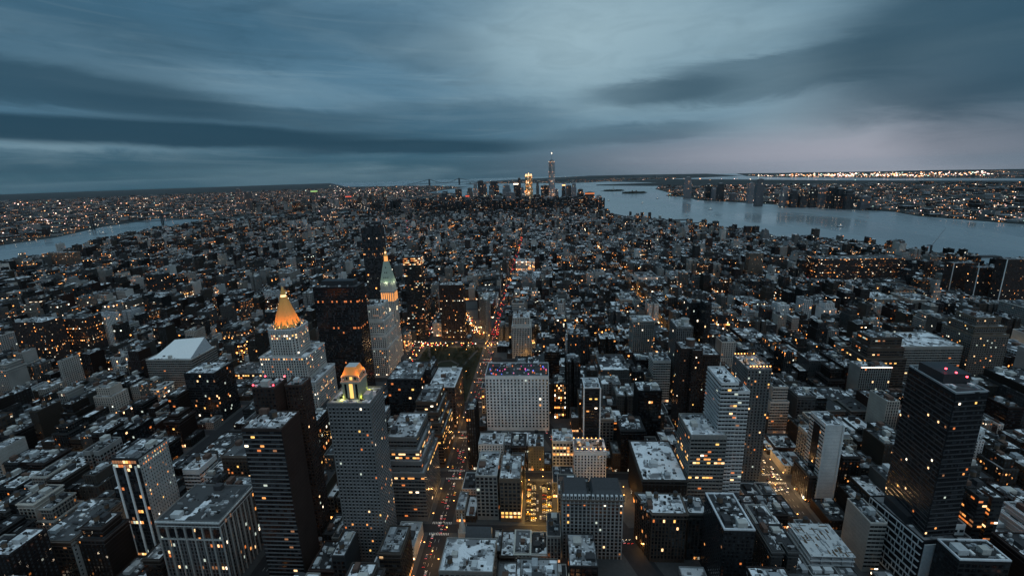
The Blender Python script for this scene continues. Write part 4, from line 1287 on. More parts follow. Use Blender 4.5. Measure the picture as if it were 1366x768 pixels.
zk = CZ(413)
for ax in ('n', 'w'):
    def P(a, z, off): return (cx + a, cy - 11 - off, zk + z) if ax == 'n' else (cx + 11.75 + off, cy + a, zk + z)
    m = MB(); m.face([P(4.3 * math.cos(t), 4.3 * math.sin(t), .30) for t in [2 * math.pi * i / 24 for i in range(24)]], 0)
    dial = m.build('clock_face', ['steel'], root, O)
    m = MB()
    for i in range(24):
        t, t2 = 2 * math.pi * i / 24, 2 * math.pi * (i + 1) / 24
        m.face([P(r * math.cos(q), r * math.sin(q), .36) for r, q in ((2.1, t), (3.9, t), (3.9, t2), (2.1, t2))], 0)
    o = m.build('dial_ring', ['dial'], dial, (0, 0, 0)); o.location = tuple(-x for x in (O[0], O[1], 0))
    for nm, t, ln in (('hour_hand', 2.3, 2.2), ('minute_hand', .2, 3.3)):
        m = MB(); c_, s_ = math.cos(t), math.sin(t)
        m.face([P(-.22 * s_, .22 * c_, .42), P(.22 * s_, -.22 * c_, .42), P(ln * c_ + .15 * s_, ln * s_ - .15 * c_, .42), P(ln * c_ - .15 * s_, ln * s_ + .15 * c_, .42)], 0)
        o = m.build(nm, ['steel'], dial, (0, 0, 0)); o.location = tuple(-x for x in (O[0], O[1], 0))
for sx, sy in ((-1, -1), (1, -1), (1, 1), (-1, 1), (0, -1), (1, 0)):
    lamp_light('flood_beam', root, (sx * 13.4, sy * 12.6, zp0 - 1), 1000, (.85, 1, .62))

root = ROOT_OF[id(crw)]; O = tuple(root.location); KZ = lambda y: at(468, y, 336)[1]
kx0, kx1 = at(456, 520, 330)[0], at(482, 520, 330)[0]; kc = (kx0 + kx1) / 2; kw = (kx1 - kx0) / 2 * .82
z0, z1, z2, z3 = 150.5, KZ(505), KZ(497), KZ(487)
sq = lambda r_: rect(kc - r_, kc + r_, 337 - r_, 337 + r_)
KS = {'c': (.34, .34, .26, 0)}
m = MB(); m.prism(sq(kw * 1.12), z0, z1, 0, **KS); ring(m, sq(kw * 1.22), sq(kw * 1.0), z1 - 1, z1 + .6, 0, (.36, .35, .28, 0)); m.build('crown_drum', [FAC], root, O)
m = MB(); m.prism(sq(kw * .86), z1, z2, 0, **KS); ring(m, sq(kw * 1.06), sq(kw * .8), z2 - .9, z2 + .3, 0, (.36, .30, .2, 0)); m.build('crown_storey', [FAC], root, O)
for zz, rr_, zh in ((z0 + 2, kw * 1.12, z1 - 1.5), (z1 + 1.2, kw * .86, z2 - 1.4)):
    for j in (-1, 0, 1):
        m = MB(); w = rr_ * (.20 if j == 0 else .12); xx = kc + j * rr_ * .6
        m.face([(xx - w, 337 - rr_ - .1, zz), (xx + w, 337 - rr_ - .1, zz), (xx + w, 337 - rr_ - .1, zh), (xx - w, 337 - rr_ - .1, zh)], 0); m.build('crown_window', ['lit_d' if j == 0 else 'glass_dark'], root, O)
m = MB(); m.prism(sq(kw * .98), z2 + .3, z3, 0, 1, taper=sq(kw * .66)); m.build('crown_roof', ['gold', 'pale'], root, O)
for a in (-1, 1):
    for b in (-1, 1):
        m = MB(); x, y = kc + a * kw * 1.05, 337 + b * kw * 1.05; m.cyl(x, y, .7, .6, z1, z1 + 4, 6, 0); m.cyl(x, y, .7, .05, z1 + 4, z1 + 6, 6, 0); m.build('pinnacle', ['stone'], root, O)
for i in range(4):
    x, y = circ(kc, 337, kw * 1.75, 4, .785)[i]
    lamp_light('flood_beam', root, (x - O[0], y - O[1], z2 + 1.5), 1700, (1, .27, .03)); lamp_light('flood_beam', root, (x - O[0], y - O[1], z0 + 3), 600, (.75, .85, .12))
    m = MB(); m.box(x - .4, x + .4, y - .4, y + .4, z0, z0 + 1, 0); m.build('floodlight', ['lamp'], root, O)


def extra(s): return ROOT_OF[id(s)], tuple(ROOT_OF[id(s)].location)


for s in SPECS[:HERO_N]:
    root, O = extra(s); q, za, zb = s['tiers'][-1]
    xs, ys = [p[0] for p in q], [p[1] for p in q]; x0, x1, y0, y1 = min(xs), max(xs), min(ys), max(ys)
    if s.get('beacons') or s.get('rim'):
        pts = [(x0 + 1, y0 + 1), (x1 - 1, y0 + 1), (x1 - 1, y1 - 1), (x0 + 1, y1 - 1)]
        if s.get('rim'): pts = [(x0 + (x1 - x0) * .45, y0 + 8), (x0 + (x1 - x0) * .4, y0 + 15), (x0 + (x1 - x0) * .35, y0 + 22)]
        for x, y in pts:
            b = MB(); z = zb + (7.0 if s.get('rim') else .2); b.cyl(x, y, .15, .15, z - .5, z + 1, 6, 0); b.box(x - .45, x + .45, y - .45, y + .45, z + 1, z + 1.9, 1); b.build('beacon', ['steel', 'red'], root, O)
    if s.get('drum'):
        x, y = (x0 + x1) / 2, (y0 + y1) / 2 + 4; x, y = (s['tiers'][0][0][0][0] + 14, s['tiers'][0][0][0][1] + 12)
        zb = s['tiers'][0][2]
        b = MB(); b.cyl(x, y, 5.5, 5.5, zb - 1, zb + 8, 18, 0, 1); ring(b, circ(x, y, 5.9, 18), circ(x, y, 5.2, 18), zb + 7.4, zb + 8.4, 0, (.5, .5, .5, 0)); b.build('tank_drum', ['stone' if 'pale' in s['label'] else 'brick', 'grey'], root, O)
    if s.get('fins'):
        q0, zz0, zz1 = s['tiers'][0]
        X0, X1, Y0, Y1 = min(p[0] for p in q0), max(p[0] for p in q0), min(p[1] for p in q0), max(p[1] for p in q0)
        n_ = 3 if 'glass tower' in s['label'] else 2
        for i in range(n_):
            x = X0 + (X1 - X0) * (i + (.0 if n_ == 2 else .12)) / max(1, n_ - 1) * (1 if n_ == 2 else .8)
            b = MB(); b.box(x - .7, x + .7, Y0 - .9, Y0 + .2, 0, zz1 - (7 if n_ == 3 else 0), 0); b.build('fin', ['white'], root, O)
        if 'white slab' in s['label']:
            b = MB(); b.box(X0 - .5, X0 + .4, Y0 + 8, Y0 + 18, 12, zz1 - 6, 0); b.build('glass_strip', ['glass_dark'], root, O)
    if s.get('arches'):
        for i in range(7):
            w = (x1 - x0) / 7; xa, xb = x0 + w * i + w * .2, x0 + w * (i + 1) - w * .2; zt_, zb_ = zb - 6.6, zb - 15
            b = MB(); r_ = (xb - xa) / 2; c_ = (xa + xb) / 2
            b.face([(xa, y0 - .5, zb_), (xb, y0 - .5, zb_)] + [(c_ + r_ * math.cos(t), y0 - .5, zt_ - r_ + r_ * math.sin(t)) for t in [math.pi * k / 8 for k in range(9)]], 0); b.build('arch_window', ['glass_dark'], root, O)
            b = MB(); b.box(x0 + w * i - .45, x0 + w * i + .45, y0 - 1.0, y0, 0, zb - 5.6, 0, c=(.36, .36, .34, 0)); b.build('pilaster', [FAC], root, O)
        for i in range(9):
            w = (y1 - y0) / 9; ya = y0 + w * i
            b = MB(); b.box(x1, x1 + .9, ya - .4, ya + .4, 0, zb - 5.6, 0, c=(.36, .36, .34, 0)); b.build('pilaster', [FAC], root, O)
        b = MB(); b.box(x0 - .9, x1 + .9, y0 - .95, y0, zb - 17.5, zb - 16.4, 0, c=(.4, .4, .38, 0)); b.build('cornice', [FAC], root, O)
    if s.get('terrace'):
        for i in range(14):
            t = i / 13; x, y = x0 + 1.2 + (x1 - x0 - 2.4) * t, y0 + 1.4 if i % 2 else y1 - 2.2
            b = MB(); b.cyl(x, y, .08, .08, zb - .9, zb + 2, 5, 0); b.box(x - .35, x + .35, y - .35, y + .35, zb + 2, zb + 2.6, 1); b.build('terrace_lamp', ['steel', 'lamp'], root, O)
        for t in (.2, .5, .8): lamp_light('terrace_bulb', root, (x0 + (x1 - x0) * t - O[0], (y0 + y1) / 2 - O[1], zb + 3), 700, (1, .48, .12))
    if s.get('mansard'):
        for a, c_ in ((x0, x0 + (x1 - x0) * .44), (x0 + (x1 - x0) * .47, x1)):
            b = MB(); b.prism(rect(a + .3, c_ - .3, y0 - .2, y1), zb - .4, zb + 6, 0, 1, taper=rect(a + 2, c_ - 2, y0 + 3.4, y1 - 2)); mr = b.build('mansard_roof', ['tile', 'tar'], root, O)
            n_ = 7
            for i in range(n_):
                x = a + (c_ - a) * (i + .5) / n_
                d = MB(); d.prism([(x - 1, y0 - .5), (x + 1, y0 - .5), (x + 1, y0 + 2), (x - 1, y0 + 2)], zb - .3, zb + 3.2, 0); d.build('dormer', ['pale'], root, O)
                d = MB(); d.face([(x - .55, y0 - .56, zb + .4), (x + .55, y0 - .56, zb + .4), (x + .55, y0 - .56, zb + 2.6), (x - .55, y0 - .56, zb + 2.6)], 0); d.build('window', ['glass_dark'], root, O)
    if s.get('slantroof'):
        b = MB(); b.face([(x0 + 8, y0 + 4, zb), (x1 - 4, y0 + 4, zb), (x1 - 14, y1 - 4, zb + 17), (x0 + 8, y1 - 4, zb + 13)], 0); b.face([(x1 - 4, y0 + 4, zb), (x1 - 4, y1 - 4, zb), (x1 - 14, y1 - 4, zb + 17)], 1)
        b.face([(x0 + 8, y1 - 4, zb), (x0 + 8, y0 + 4, zb), (x0 + 8, y1 - 4, zb + 13)], 1); b.face([(x1 - 4, y1 - 4, zb), (x0 + 8, y1 - 4, zb), (x0 + 8, y1 - 4, zb + 13), (x1 - 14, y1 - 4, zb + 17)], 1)
        b.build('slanted_roof', ['white', 'grey'], root, O)
    if s.get('bar'):
        rb = random.Random(4)
        for i in range(52):
            x, y = rb.uniform(x0 + 3, x1 - 3), rb.uniform(y0 + 3, y1 - 8)
            w = rb.uniform(.3, .8); b = MB(); b.box(x - w, x + w, y - w, y + w, zb - .9, zb + rb.uniform(-.2, 1.0), 0); b.build('bar_lamp', [rb.choice(['bar_blue', 'bar_pink', 'tar', 'leaf', 'sign_red', 'lit_b'])], root, O)
        for i in range(24):
            x, y = rb.uniform(x0 + 4, x1 - 4), rb.uniform(y0 + 4, y1 - 4)
            b = MB(); b.cyl(x, y, 1.5, .1, zb + 1.6, zb + 2.4, 8, 0); b.cyl(x, y, .06, .06, zb - .9, zb + 1.7, 4, 0); b.build('parasol', [rb.choice(['tar', 'steel', 'leaf'])], root, O)
    if s.get('gridframe'):
        rb = random.Random(9)
        for (A, B) in ((Vector((306, 351)), Vector((311, 302))), (Vector((311, 302)), Vector((337, 305)))):
            d_ = (B - A); L = d_.length; d_ /= L; n_ = Vector((d_.y, -d_.x)); nb = int(L / 5.2); first = L > 40
            if first:
                for j in range(9):
                    z = 3 + j * 5.9; b = MB(); p0, p1 = A + n_ * .9, B + n_ * .9
                    b.face([(p0.x, p0.y, z), (p1.x, p1.y, z), (p1.x, p1.y, z + .8), (p0.x, p0.y, z + .8)], 0); b.face([(p0.x, p0.y, z + .8), (p1.x, p1.y, z + .8), (B.x, B.y, z + .8), (A.x, A.y, z + .8)], 0); b.build('frame_beam', ['pale'], root, O)
                    i = 0.0
                    while i < L - 2:
                        c_ = A + d_ * i; e_ = c_ + d_ * .8; o_ = n_ * .95
                        if j < 8:
                            b = MB(); b.face([((c_ + o_).x, (c_ + o_).y, z), ((e_ + o_).x, (e_ + o_).y, z), ((e_ + o_).x, (e_ + o_).y, z + 5.9), ((c_ + o_).x, (c_ + o_).y, z + 5.9)], 0); b.build('frame_post', ['pale'], root, O)
                        i += rb.choice((2.6, 3.4, 5.2, 7.8))
            else:
                for i in range(2):
                    c_ = A + d_ * (1 + i * L * .5); e_ = c_ + d_ * (L * .42); o_ = n_ * .8
                    b = MB(); b.prism([((c_ + o_).x, (c_ + o_).y), ((e_ + o_).x, (e_ + o_).y), (e_.x, e_.y), (c_.x, c_.y)], 0, 48.5, 0); b.build('stone_panel', ['pale'], root, O)
    if s.get('pinkedge'):
        b = MB(); b.box(x0 + 1, x1 + .4, y0 - .4, y0, zb - .4, zb + .5, 0); b.build('edge_light', ['far_p'], root, O)

# ------------------------------------------------------------------ church by the avenue
cu, cv_ = -45, 344
zt = at(619, 684, cv_)[1]
ch = thing('church', 'pale stone church with a slender pointed spire beside the long avenue', 'church', (cu, cv_, 0))
O = (cu, cv_, 0)
m = MB(); m.box(cu - 3.4, cu + 3.4, cv_ - 3.4, cv_ + 3.4, 0, zt * .45, 0); m.build('tower', ['stone'], ch, O)
m = MB(); m.prism(circ(cu, cv_, 3.3, 8, .39), zt * .45, zt, 0, taper=circ(cu, cv_, .08, 8, .39)); m.build('spire', ['stone'], ch, O)
m = MB(); m.cyl(cu, cv_, .08, .08, zt - 1, zt + 2.5, 4, 0); m.box(cu - .6, cu + .6, cv_ - .06, cv_ + .06, zt + 1.3, zt + 1.5, 0); m.build('finial', ['gold'], ch, O)
for sx in (-1, 1):
    for sy in (-1, 1):
        x, y = cu + sx * 3, cv_ + sy * 3; m = MB(); m.cyl(x, y, .6, .05, zt * .45, zt * .45 + 5, 6, 0); m.build('pinnacle', ['stone'], ch, O)
m = MB()
x0, x1, y0, y1, hw_, hr = cu + 3.4, cu + 26, cv_ - 7, cv_ + 9, 10, 18
m.face([(x0, y0, 0), (x1, y0, 0), (x1, y0, hw_), (x0, y0, hw_)], 0); m.face([(x1, y1, 0), (x0, y1, 0), (x0, y1, hw_), (x1, y1, hw_)], 0)
m.face([(x1, y0, 0), (x1, y1, 0), (x1, y1, hw_), (x1, (y0 + y1) / 2, hr), (x1, y0, hw_)], 0); m.face([(x0, y1, 0), (x0, y0, 0), (x0, y0, hw_), (x0, (y0 + y1) / 2, hr), (x0, y1, hw_)], 0)
m.build('nave', ['stone'], ch, O)
m = MB(); ym = (y0 + y1) / 2
m.face([(x0 - .3, y0 - .4, hw_ - .3), (x1 + .3, y0 - .4, hw_ - .3), (x1 + .3, ym, hr + .15), (x0 - .3, ym, hr + .15)], 0); m.face([(x1 + .3, y1 + .4, hw_ - .3), (x0 - .3, y1 + .4, hw_ - .3), (x0 - .3, ym, hr + .15), (x1 + .3, ym, hr + .15)], 0)
m.build('roof', ['tile'], ch, O)

# ------------------------------------------------------------------ park trees
def crown_mesh(seed):
    r = random.Random(seed); m = MB()
    cl = [(r.gauss(0, 2.2), r.gauss(0, 2.2), r.uniform(4.5, 11)) for _ in range(16)]
    for _ in range(420):
        c = r.choice(cl); p = Vector((c[0] + r.gauss(0, 1.0), c[1] + r.gauss(0, 1.0), c[2] + r.gauss(0, .8)))
        a = Vector((r.gauss(0, 1), r.gauss(0, 1), r.gauss(0, 1))).normalized(); b = a.orthogonal().normalized(); s = r.uniform(.25, .6)
        c2 = a.cross(b)
        m.face([tuple(p + b * s), tuple(p + c2 * s), tuple(p - b * s), tuple(p - c2 * s * .8)], 0)
    return m.mesh('crown', [MAT['leaf']])


def trunk_mesh(seed):
    r = random.Random(seed); m = MB(); m.cyl(0, 0, .38, .22, 0, 5.5, 6, 0)
    for i in range(5):
        t = i * 1.26 + r.random(); x, y = 2.6 * math.cos(t), 2.6 * math.sin(t)
        z0 = r.uniform(3, 5); z1 = r.uniform(7, 10)
        m.prism(circ(.1 * math.cos(t), .1 * math.sin(t), .16, 5), z0, z1, 0, taper=circ(x, y, .05, 5))
    return m.mesh('trunk', [MAT['bark']])


CR = [crown_mesh(i) for i in range(4)]; TR = [trunk_mesh(i) for i in range(3)]
rt_ = random.Random(21); spots = []
while len(spots) < 74:
    x, y = rt_.uniform(PARKRECT[0] + 5, PARKRECT[1] - 5), rt_.uniform(PARKRECT[2] + 4, PARKRECT[3] - 4)
    if all((x - a) ** 2 + (y - b) ** 2 > 55 for a, b in spots) and not (abs(x + 141) < 22 and abs(y - 720) < 38): spots.append((x, y))
for x, y in spots:
    t = thing('park_tree', 'dark thin leaved tree in the unlit square beside the avenue', 'tree', (x, y, .22), 'trees in the dark park')
    f = rt_.uniform(.7, 1.15); t.scale = (f, f, f); t.rotation_euler = (0, 0, rt_.uniform(0, 6))
    link_child('trunk', rt_.choice(TR), t, (0, 0, 0)); link_child('crown', rt_.choice(CR), t, (0, 0, 0))

# ------------------------------------------------------------------ unfinished building near the bottom edge
(cq, chh) = F(1082, 1142, 742, 300, 34); chh = max(14, chh)
O = ((cq[0][0] + cq[1][0]) / 2, 317, 0)
root = thing('construction_site', 'unfinished concrete frame with rough open top deck and orange work light', 'construction site', O)
rc_ = random.Random(77); nf = max(3, int(chh / 4))
for j in range(nf):
    z = chh * (j + 1) / nf; m = MB(); m.prism(cq, z - .5, z, 0, bottom=True); m.build('floor_slab', ['pale'], root, O)
for i in range(5):
    for j in range(3):
        x = cq[0][0] + 1 + (cq[1][0] - cq[0][0] - 2) * i / 4; y = 301 + 32 * j / 2; m = MB(); m.box(x - .4, x + .4, y - .4, y + .4, 0, chh + (1.6 if (i + j) % 2 else .6), 0); m.build('column', ['grey'], root, O)
m = MB()
for _ in range(70):
    x, y = rc_.uniform(cq[0][0] + 1, cq[1][0] - 1), rc_.uniform(301, 333); w, d = rc_.choice(((.3, 3), (3, .3), (1, 1), (.6, 1.8))); m.box(x - w, x + w, y - d, y + d, chh, chh + rc_.uniform(.1, .7), rc_.choice((0, 1)))
m.build('materials', ['wood', 'grey'], root, O, kind='stuff')
m = MB(); m.box(cq[0][0] + 4, cq[0][0] + 5, 299.2, 299.8, chh * .55, chh * .55 + .6, 0); m.build('work_lamp', ['lamp'], root, O)
lamp_light('work_bulb', root, (cq[0][0] + 4.5 - O[0], 298.4 - O[1], chh * .5), 1800, (1, .32, .06))

# ------------------------------------------------------------------ street lamps and traffic
_m = MB(); _m.cyl(0, 0, .12, .07, 0, 8.5, 6, 0); _m.box(-.05, .05, -.05, 2.2, 8.4, 8.5, 0); POLE = _m.mesh('pole', [MAT['steel']])
_m = MB(); _m.box(-.3, .3, 1.6, 2.6, 8.2, 8.42, 0, bottom=True); HEAD = {k: _m.mesh('lamp_head', [MAT[k]]) for k in ('lamp', 'lamp_w')}
rl = random.Random(5); n_lamps = 0


def street_lamp(x, y, rz, power, colour, label, group, mat='lamp'):
    global n_lamps
    t = thing('street_lamp', label, 'street lamp', (x, y, .15), group); t.rotation_euler = (0, 0, rz)
    link_child('pole', POLE, t, (0, 0, 0)); link_child('lamp_head', HEAD[mat], t, (0, 0, 0)); n_lamps += 1
    if power: lamp_light('bulb', t, (0, 2.1, 7.9), power, colour)


AMB, WRM = (1, .50, .14), (1, .62, .28)
for v in range(300, 900, 36):
    for s in (-1, 1): street_lamp(FIFTH + s * 10.5, v + (s + 1) * 9, R(90) if s > 0 else R(-90), 1700 * rl.choice((.2, .6, 1, 2.6)), rl.choice((AMB, AMB, WRM)), 'amber street lamp on the kerb of the long central avenue', 'lamps along the central avenue')
for (x, y) in ((-115, 650), (-167, 650), (-141, 668), (-118, 720), (-164, 720), (-141, 775), (-112, 800), (-170, 800), (-100, 700), (-185, 690)):
    street_lamp(x, y, rl.uniform(0, 6), 700, AMB, 'small amber lamp on a path of the dark park', 'lamps on the park paths')
for v in range(380, 1250, 42):
    for s in (-1, 1): street_lamp(SIXTH + s * 11, v + (s + 1) * 10, R(90) if s > 0 else R(-90), 3400 * rl.choice((.3, .8, 1.4, 2)), rl.choice((AMB, WRM)), 'amber street lamp on the wide avenue right of centre', 'lamps along the right hand avenue')
for v in range(330, 860, 60):
    street_lamp(MAD + 10.5, v, R(90), 2200 * rl.choice((.3, 1, 1.6)), AMB, 'amber street lamp left of the dark park', 'lamps along the left avenue')
for v in range(340, 760, 55):
    street_lamp(bway(v) + 9, v, R(90), 2600 * rl.choice((.4, 1, 2)), AMB, 'amber street lamp on the slanting street', 'lamps along the slanting street')
for u in range(-230, 240, 30):
    street_lamp(u, 845 - 11, 0, 5200 * rl.choice((.5, 1, 1.8)), rl.choice((AMB, WRM)), 'bright street lamp on the cross street behind the park', 'lamps along the cross street')
for v in range(890, 1080, 34):
    street_lamp(bway(v) + 9, v, R(90), 4200 * rl.choice((.4, 1, 2)), AMB, 'amber street lamp beside the wedge shaped tower', 'lamps by the wedge shaped tower')
for (x, y) in ((11, 376), (36, 386), (11, 398), (36, 410), (11, 424), (30, 430), (23, 368), (34, 362)):
    street_lamp(x, y, R(-90) if x < 20 else R(90), 6500, (1, .54, .10), 'yellow lamp standing in the car filled open lot', 'lamps in the open car lot')
for _ in range(60):
    k = rl.randint(3, 12); u = rl.choice([-360, -300, -540, -640, 40, 150, 200, 360, 420, 480, 600, 680, 760, -700]) + rl.uniform(-30, 30); v = street_v(k) + rl.choice((-6.5, 6.5))
    p = proj((u, v, 8))
    if p and 0 < p[0] < 1366 and p[1] < 768 and not (PARKRECT[0] < u < PARKRECT[1] and PARKRECT[2] < v < PARKRECT[3]) : street_lamp(u, v, 0 if v < street_v(k) else math.pi, 3200 * rl.choice((.4, 1, 2)), rl.choice((AMB, AMB, WRM)), 'street lamp glowing between the side street buildings', 'lamps in the side streets')


for px, py in ((18, 640), (34, 652), (52, 634), (66, 628), (12, 660), (80, 622), (8, 500), (120, 415), (160, 405), (150, 590), (300, 500), (1010, 600), (1035, 640), (1060, 655), (1024, 616), (1046, 624), (1320, 540), (1290, 520), (1350, 480), (1330, 470), (1310, 465), (700, 480), (930, 690), (926, 700), (940, 715), (830, 655), (835, 665), (560, 720), (545, 735), (520, 730), (575, 742)):
    x, y = gnd(px, py, 4)
    street_lamp(x, y, rl.uniform(0, 6), 6500 * rl.choice((.6, 1, 1.5)), rl.choice((AMB, WRM, AMB)), 'bright amber lamp at a glowing street corner between dark blocks', 'lamps at glowing corners')


def car_parts(taxi=False):
    b = MB()
    prof = [(-2.2, .35), (2.2, .35), (2.25, .8), (1.1, 1.0), (-1.5, 1.05), (-2.25, .9)]
    for s in (-.88, .88):
        pts = [(s, y, z) for y, z in prof]
        b.face(pts if s > 0 else pts[::-1], 0)
    for i in range(len(prof)):
        (ya, za), (yb, zb) = prof[i], prof[(i + 1) % len(prof)]
        b.face([(-.88, ya, za), (.88, ya, za), (.88, yb, zb), (-.88, yb, zb)][::-1], 0)
    c = MB(); c.prism(rect(-.82, .82, -1.6, .95), 1.0, 1.5, 0, 1, taper=rect(-.66, .66, -1.15, .25))
    w = MB(); w.box(-.33, .33, -.33, .33, 0, .66, 0)
    h = MB(); h.box(-.2, .2, -.06, .06, .55, .8, 0)
    return b, c, h


_b, _c, _h = car_parts()
_wh = MB()
for i in range(10):
    a, b = 2 * math.pi * i / 10, 2 * math.pi * (i + 1) / 10
    _wh.face([(-.1, .32 * math.cos(a), .32 + .32 * math.sin(a)), (.1, .32 * math.cos(a), .32 + .32 * math.sin(a)), (.1, .32 * math.cos(b), .32 + .32 * math.sin(b)), (-.1, .32 * math.cos(b), .32 + .32 * math.sin(b))], 0)
for s in (-.1, .1): _wh.face([(s, .32 * math.cos(2 * math.pi * i / 10), .32 + .32 * math.sin(2 * math.pi * i / 10)) for i in range(10)], 0)
WHEEL = _wh.mesh('wheel', [MAT['rubber']])
BODY = [_b.mesh('car_body', [m]) for m in CARPAINT]; CABIN = [_c.mesh('cabin', [MAT['carglass'], m]) for m in CARPAINT]
HL = _h.mesh('headlight', [MAT['head']]); TL = _h.mesh('taillight', [MAT['tail']]); TLOFF = _h.mesh('taillight', [plain('lamp_off', (.2, .04, .03))])
CN = ['black', 'white', 'silver', 'yellow', 'blue', 'red']


def car(x, y, z, rz, where, group, lights=True, wheels=True):
    i = rl.choice((0, 0, 0, 1, 1, 2, 2, 3, 4, 5))
    t = thing('car', CN[i] + ' car ' + where, 'car', (x, y, z), group); t.rotation_euler = (0, 0, rz)
    bo_ = link_child('car_body', BODY[i], t, (0, 0, 0)); link_child('cabin', CABIN[i], t, (0, 0, 0))
    if wheels:
        for a in (-.85, .85):
            for b in (-1.35, 1.4): link_child('wheel', WHEEL, t, (a, b, 0))
    for a in (-.62, .62):
        if lights: link_child('headlight', HL, t, (a, 2.26, 0))
        link_child('taillight', TL if lights else TLOFF, t, (a, -2.26, .1))


ncar = 0
for lane in (-5.1, -1.7, 1.7, 5.1):
    v = 262 + rl.uniform(0, 10)
    while v < 900:
        car(FIFTH + lane, v, .005, 0, 'showing red tail lights on the long central avenue', 'cars driving down the central avenue', True, v < 520)
        v += rl.choice((9, 14, 22, 34, 48, 60)); ncar += 1
for lane in (-6.8, -3.4, 0, 3.4, 6.8):
    v = 420 + rl.uniform(0, 10)
    while v < 800:
        car(SIXTH + lane, v, .005, math.pi, 'with bright headlights on the wide avenue right of centre', 'cars coming up the right hand avenue', True, False); v += rl.choice((9, 14, 20, 34, 50)); ncar += 1
for side, rz in ((13.2, R(-90)), (18.2, R(90)), (29.4, R(-90)), (34.4, R(90))):
    for i in range(21):
        if rl.random() < .88: car(side, 374 + i * 2.75, .16, rz, 'parked in the yellow lit open lot', 'cars parked in the open lot', False); ncar += 1
for i in range(5):
    car(23.8 + rl.choice((-1.5, 1.5)), 378 + i * 10.9, .16, 0, 'parked in the middle of the yellow lit open lot', 'cars parked in the open lot', False); ncar += 1
for lane in (-3.4, 0, 3.4):
    v = 350
    while v < 760:
        if not 795 > v > 745: car(bway(v) + lane, v, .165, math.atan(.375), 'on the slanting street', 'cars on the slanting street', True, False); ncar += 1
        v += rl.choice((9, 14, 22, 30))
lotm = MB(); lotm.face([(LOT[0], LOT[2] - 2, .155), (LOT[1], LOT[2] - 2, .155), (LOT[1], LOT[3], .155), (LOT[0], LOT[3], .155)], 0); structure('parking_lot', lotm, ['asphalt'])

# streams of traffic farther off, and the lamps of the far streets
def bx(mb, x, y, z, s, mat): mb.box(x - s, x + s, y - s * .6, y + s * .6, z, z + s * 1.2, mat)


tm = MB(); rz_ = random.Random(8)
for _ in range(150):
    v = 900 + 1500 * rz_.random() ** 1.6; bx(tm, FIFTH + rz_.uniform(-7, 7), v, .4, .35 + v / 6000, 0 if rz_.random() < .8 else 2)
for _ in range(520):
    v = 800 + 1900 * rz_.random() ** 1.2; bx(tm, SIXTH + rz_.uniform(-9, 9), v, .4, .4 + v / 4500, rz_.choice((1, 2, 2, 2)))
for _ in range(150):
    v = rz_.uniform(2150, 3300); bx(tm, -594 - (v - 2150) * .30 + rz_.uniform(-9, 9), v, 14, .5 + v / 4200, rz_.choice((0, 0, 0, 2)))
for _ in range(160):
    v = rz_.uniform(900, 1250); bx(tm, bway(v) + rz_.uniform(-8, 8), v, .4, .6, rz_.choice((0, 1, 2)))
for _ in range(120): bx(tm, rz_.uniform(-235, 240), 845 + rz_.uniform(-9, 9), .4, .7, rz_.choice((0, 1, 2, 2)))
for u, a, b in ((MAD, 520, 1000), (PARK, 700, 1300), (549, 450, 1500), (823, 500, 1400)):
    for _ in range(70): bx(tm, u + rz_.uniform(-8, 8), rz_.uniform(a, b), .4, .55, rz_.choice((0, 1, 2)))
tm.build('traffic_lights', ['tail', 'head', 'lamp'], kind='stuff', label='streams of red and amber vehicle lights along the far avenues', category='traffic')

cl_ = MB(); rk = random.Random(17)


def far_lamp(x, y, z, k=1.0):
    d = math.hypot(x - CAM.x, y - CAM.y); s = max(.33, d * .00026) * k * rk.choice((.7, 1, 1, 1.5))
    m = rk.choice((0, 0, 0, 1, 1, 2)) if d < 2500 else rk.choice((0, 0, 1, 1, 1, 2, 2, 3)); cl_.box(x - s, x + s, y - s, y + s, z, z + s * 1.6, m)


for (u0, u1, v0, v1, k, i, full) in blocks:
    if v0 < 480: continue
    for _ in range(2 if v0 < 1500 else 1):
        if rk.random() < (.6 if v0 < 1500 else .36):
            e = rk.choice((0, 1)); far_lamp(rk.uniform(u0, u1), v1 + 4, 9) if e else far_lamp(u1 + 7, rk.uniform(v0, v1), 9)
n = 0
while n < 400:
    a = rk.uniform(-60, -5); d = 2600 * (15000 / 2600) ** rk.random(); x, y = d * math.sin(R(a)), d * math.cos(R(a))
    if inside((x, y), BKLN): far_lamp(x, y, 13, rk.choice((.8, 1, 1.3))); n += 1
n = 0
while n < 280:
    a = rk.uniform(12, 55); d = 2300 * (9500 / 2300) ** rk.random(); x, y = d * math.sin(R(a)), d * math.cos(R(a))
    if inside((x, y), NJ): far_lamp(x, y, 14, rk.choice((.8, 1.1, 1.4))); n += 1
# the container port and rail yards: a long bright streak under the ridge
for _ in range(800):
    px = rk.triangular(830, 1366, 1120); base = 236.8 - (px - 860) * .0095
    py = base + rk.gauss(0, 1.9) + (1.5 if rk.random() < .3 else 0)
    x, y = gnd(px, py, 0)
    if math.hypot(x, y) < 19500 and (inside((x, y), FARJ) or inside((x, y), NJ)): far_lamp(x, y, 18, rk.choice((.9, 1.3, 1.9)))
for px0, px1, py0, py1, n_, k in ((1185, 1366, 262, 292, 110, 1.0), (905, 1000, 262, 272, 50, .9), (985, 1190, 250, 274, 120, .9), (440, 560, 245, 262, 90, 1.1), (30, 160, 292, 312, 70, .9), (150, 330, 270, 292, 90, .9), (590, 820, 236, 246, 60, .7), (1290, 1366, 292, 302, 40, 1.0)):
    for _ in range(n_):
        x, y = gnd(rk.uniform(px0, px1), rk.uniform(py0, py1), 10)
        if any(inside((x, y), P_) for P_ in (BKLN, NJ, FARJ, STAT, MANH)): far_lamp(x, y, 12, k)
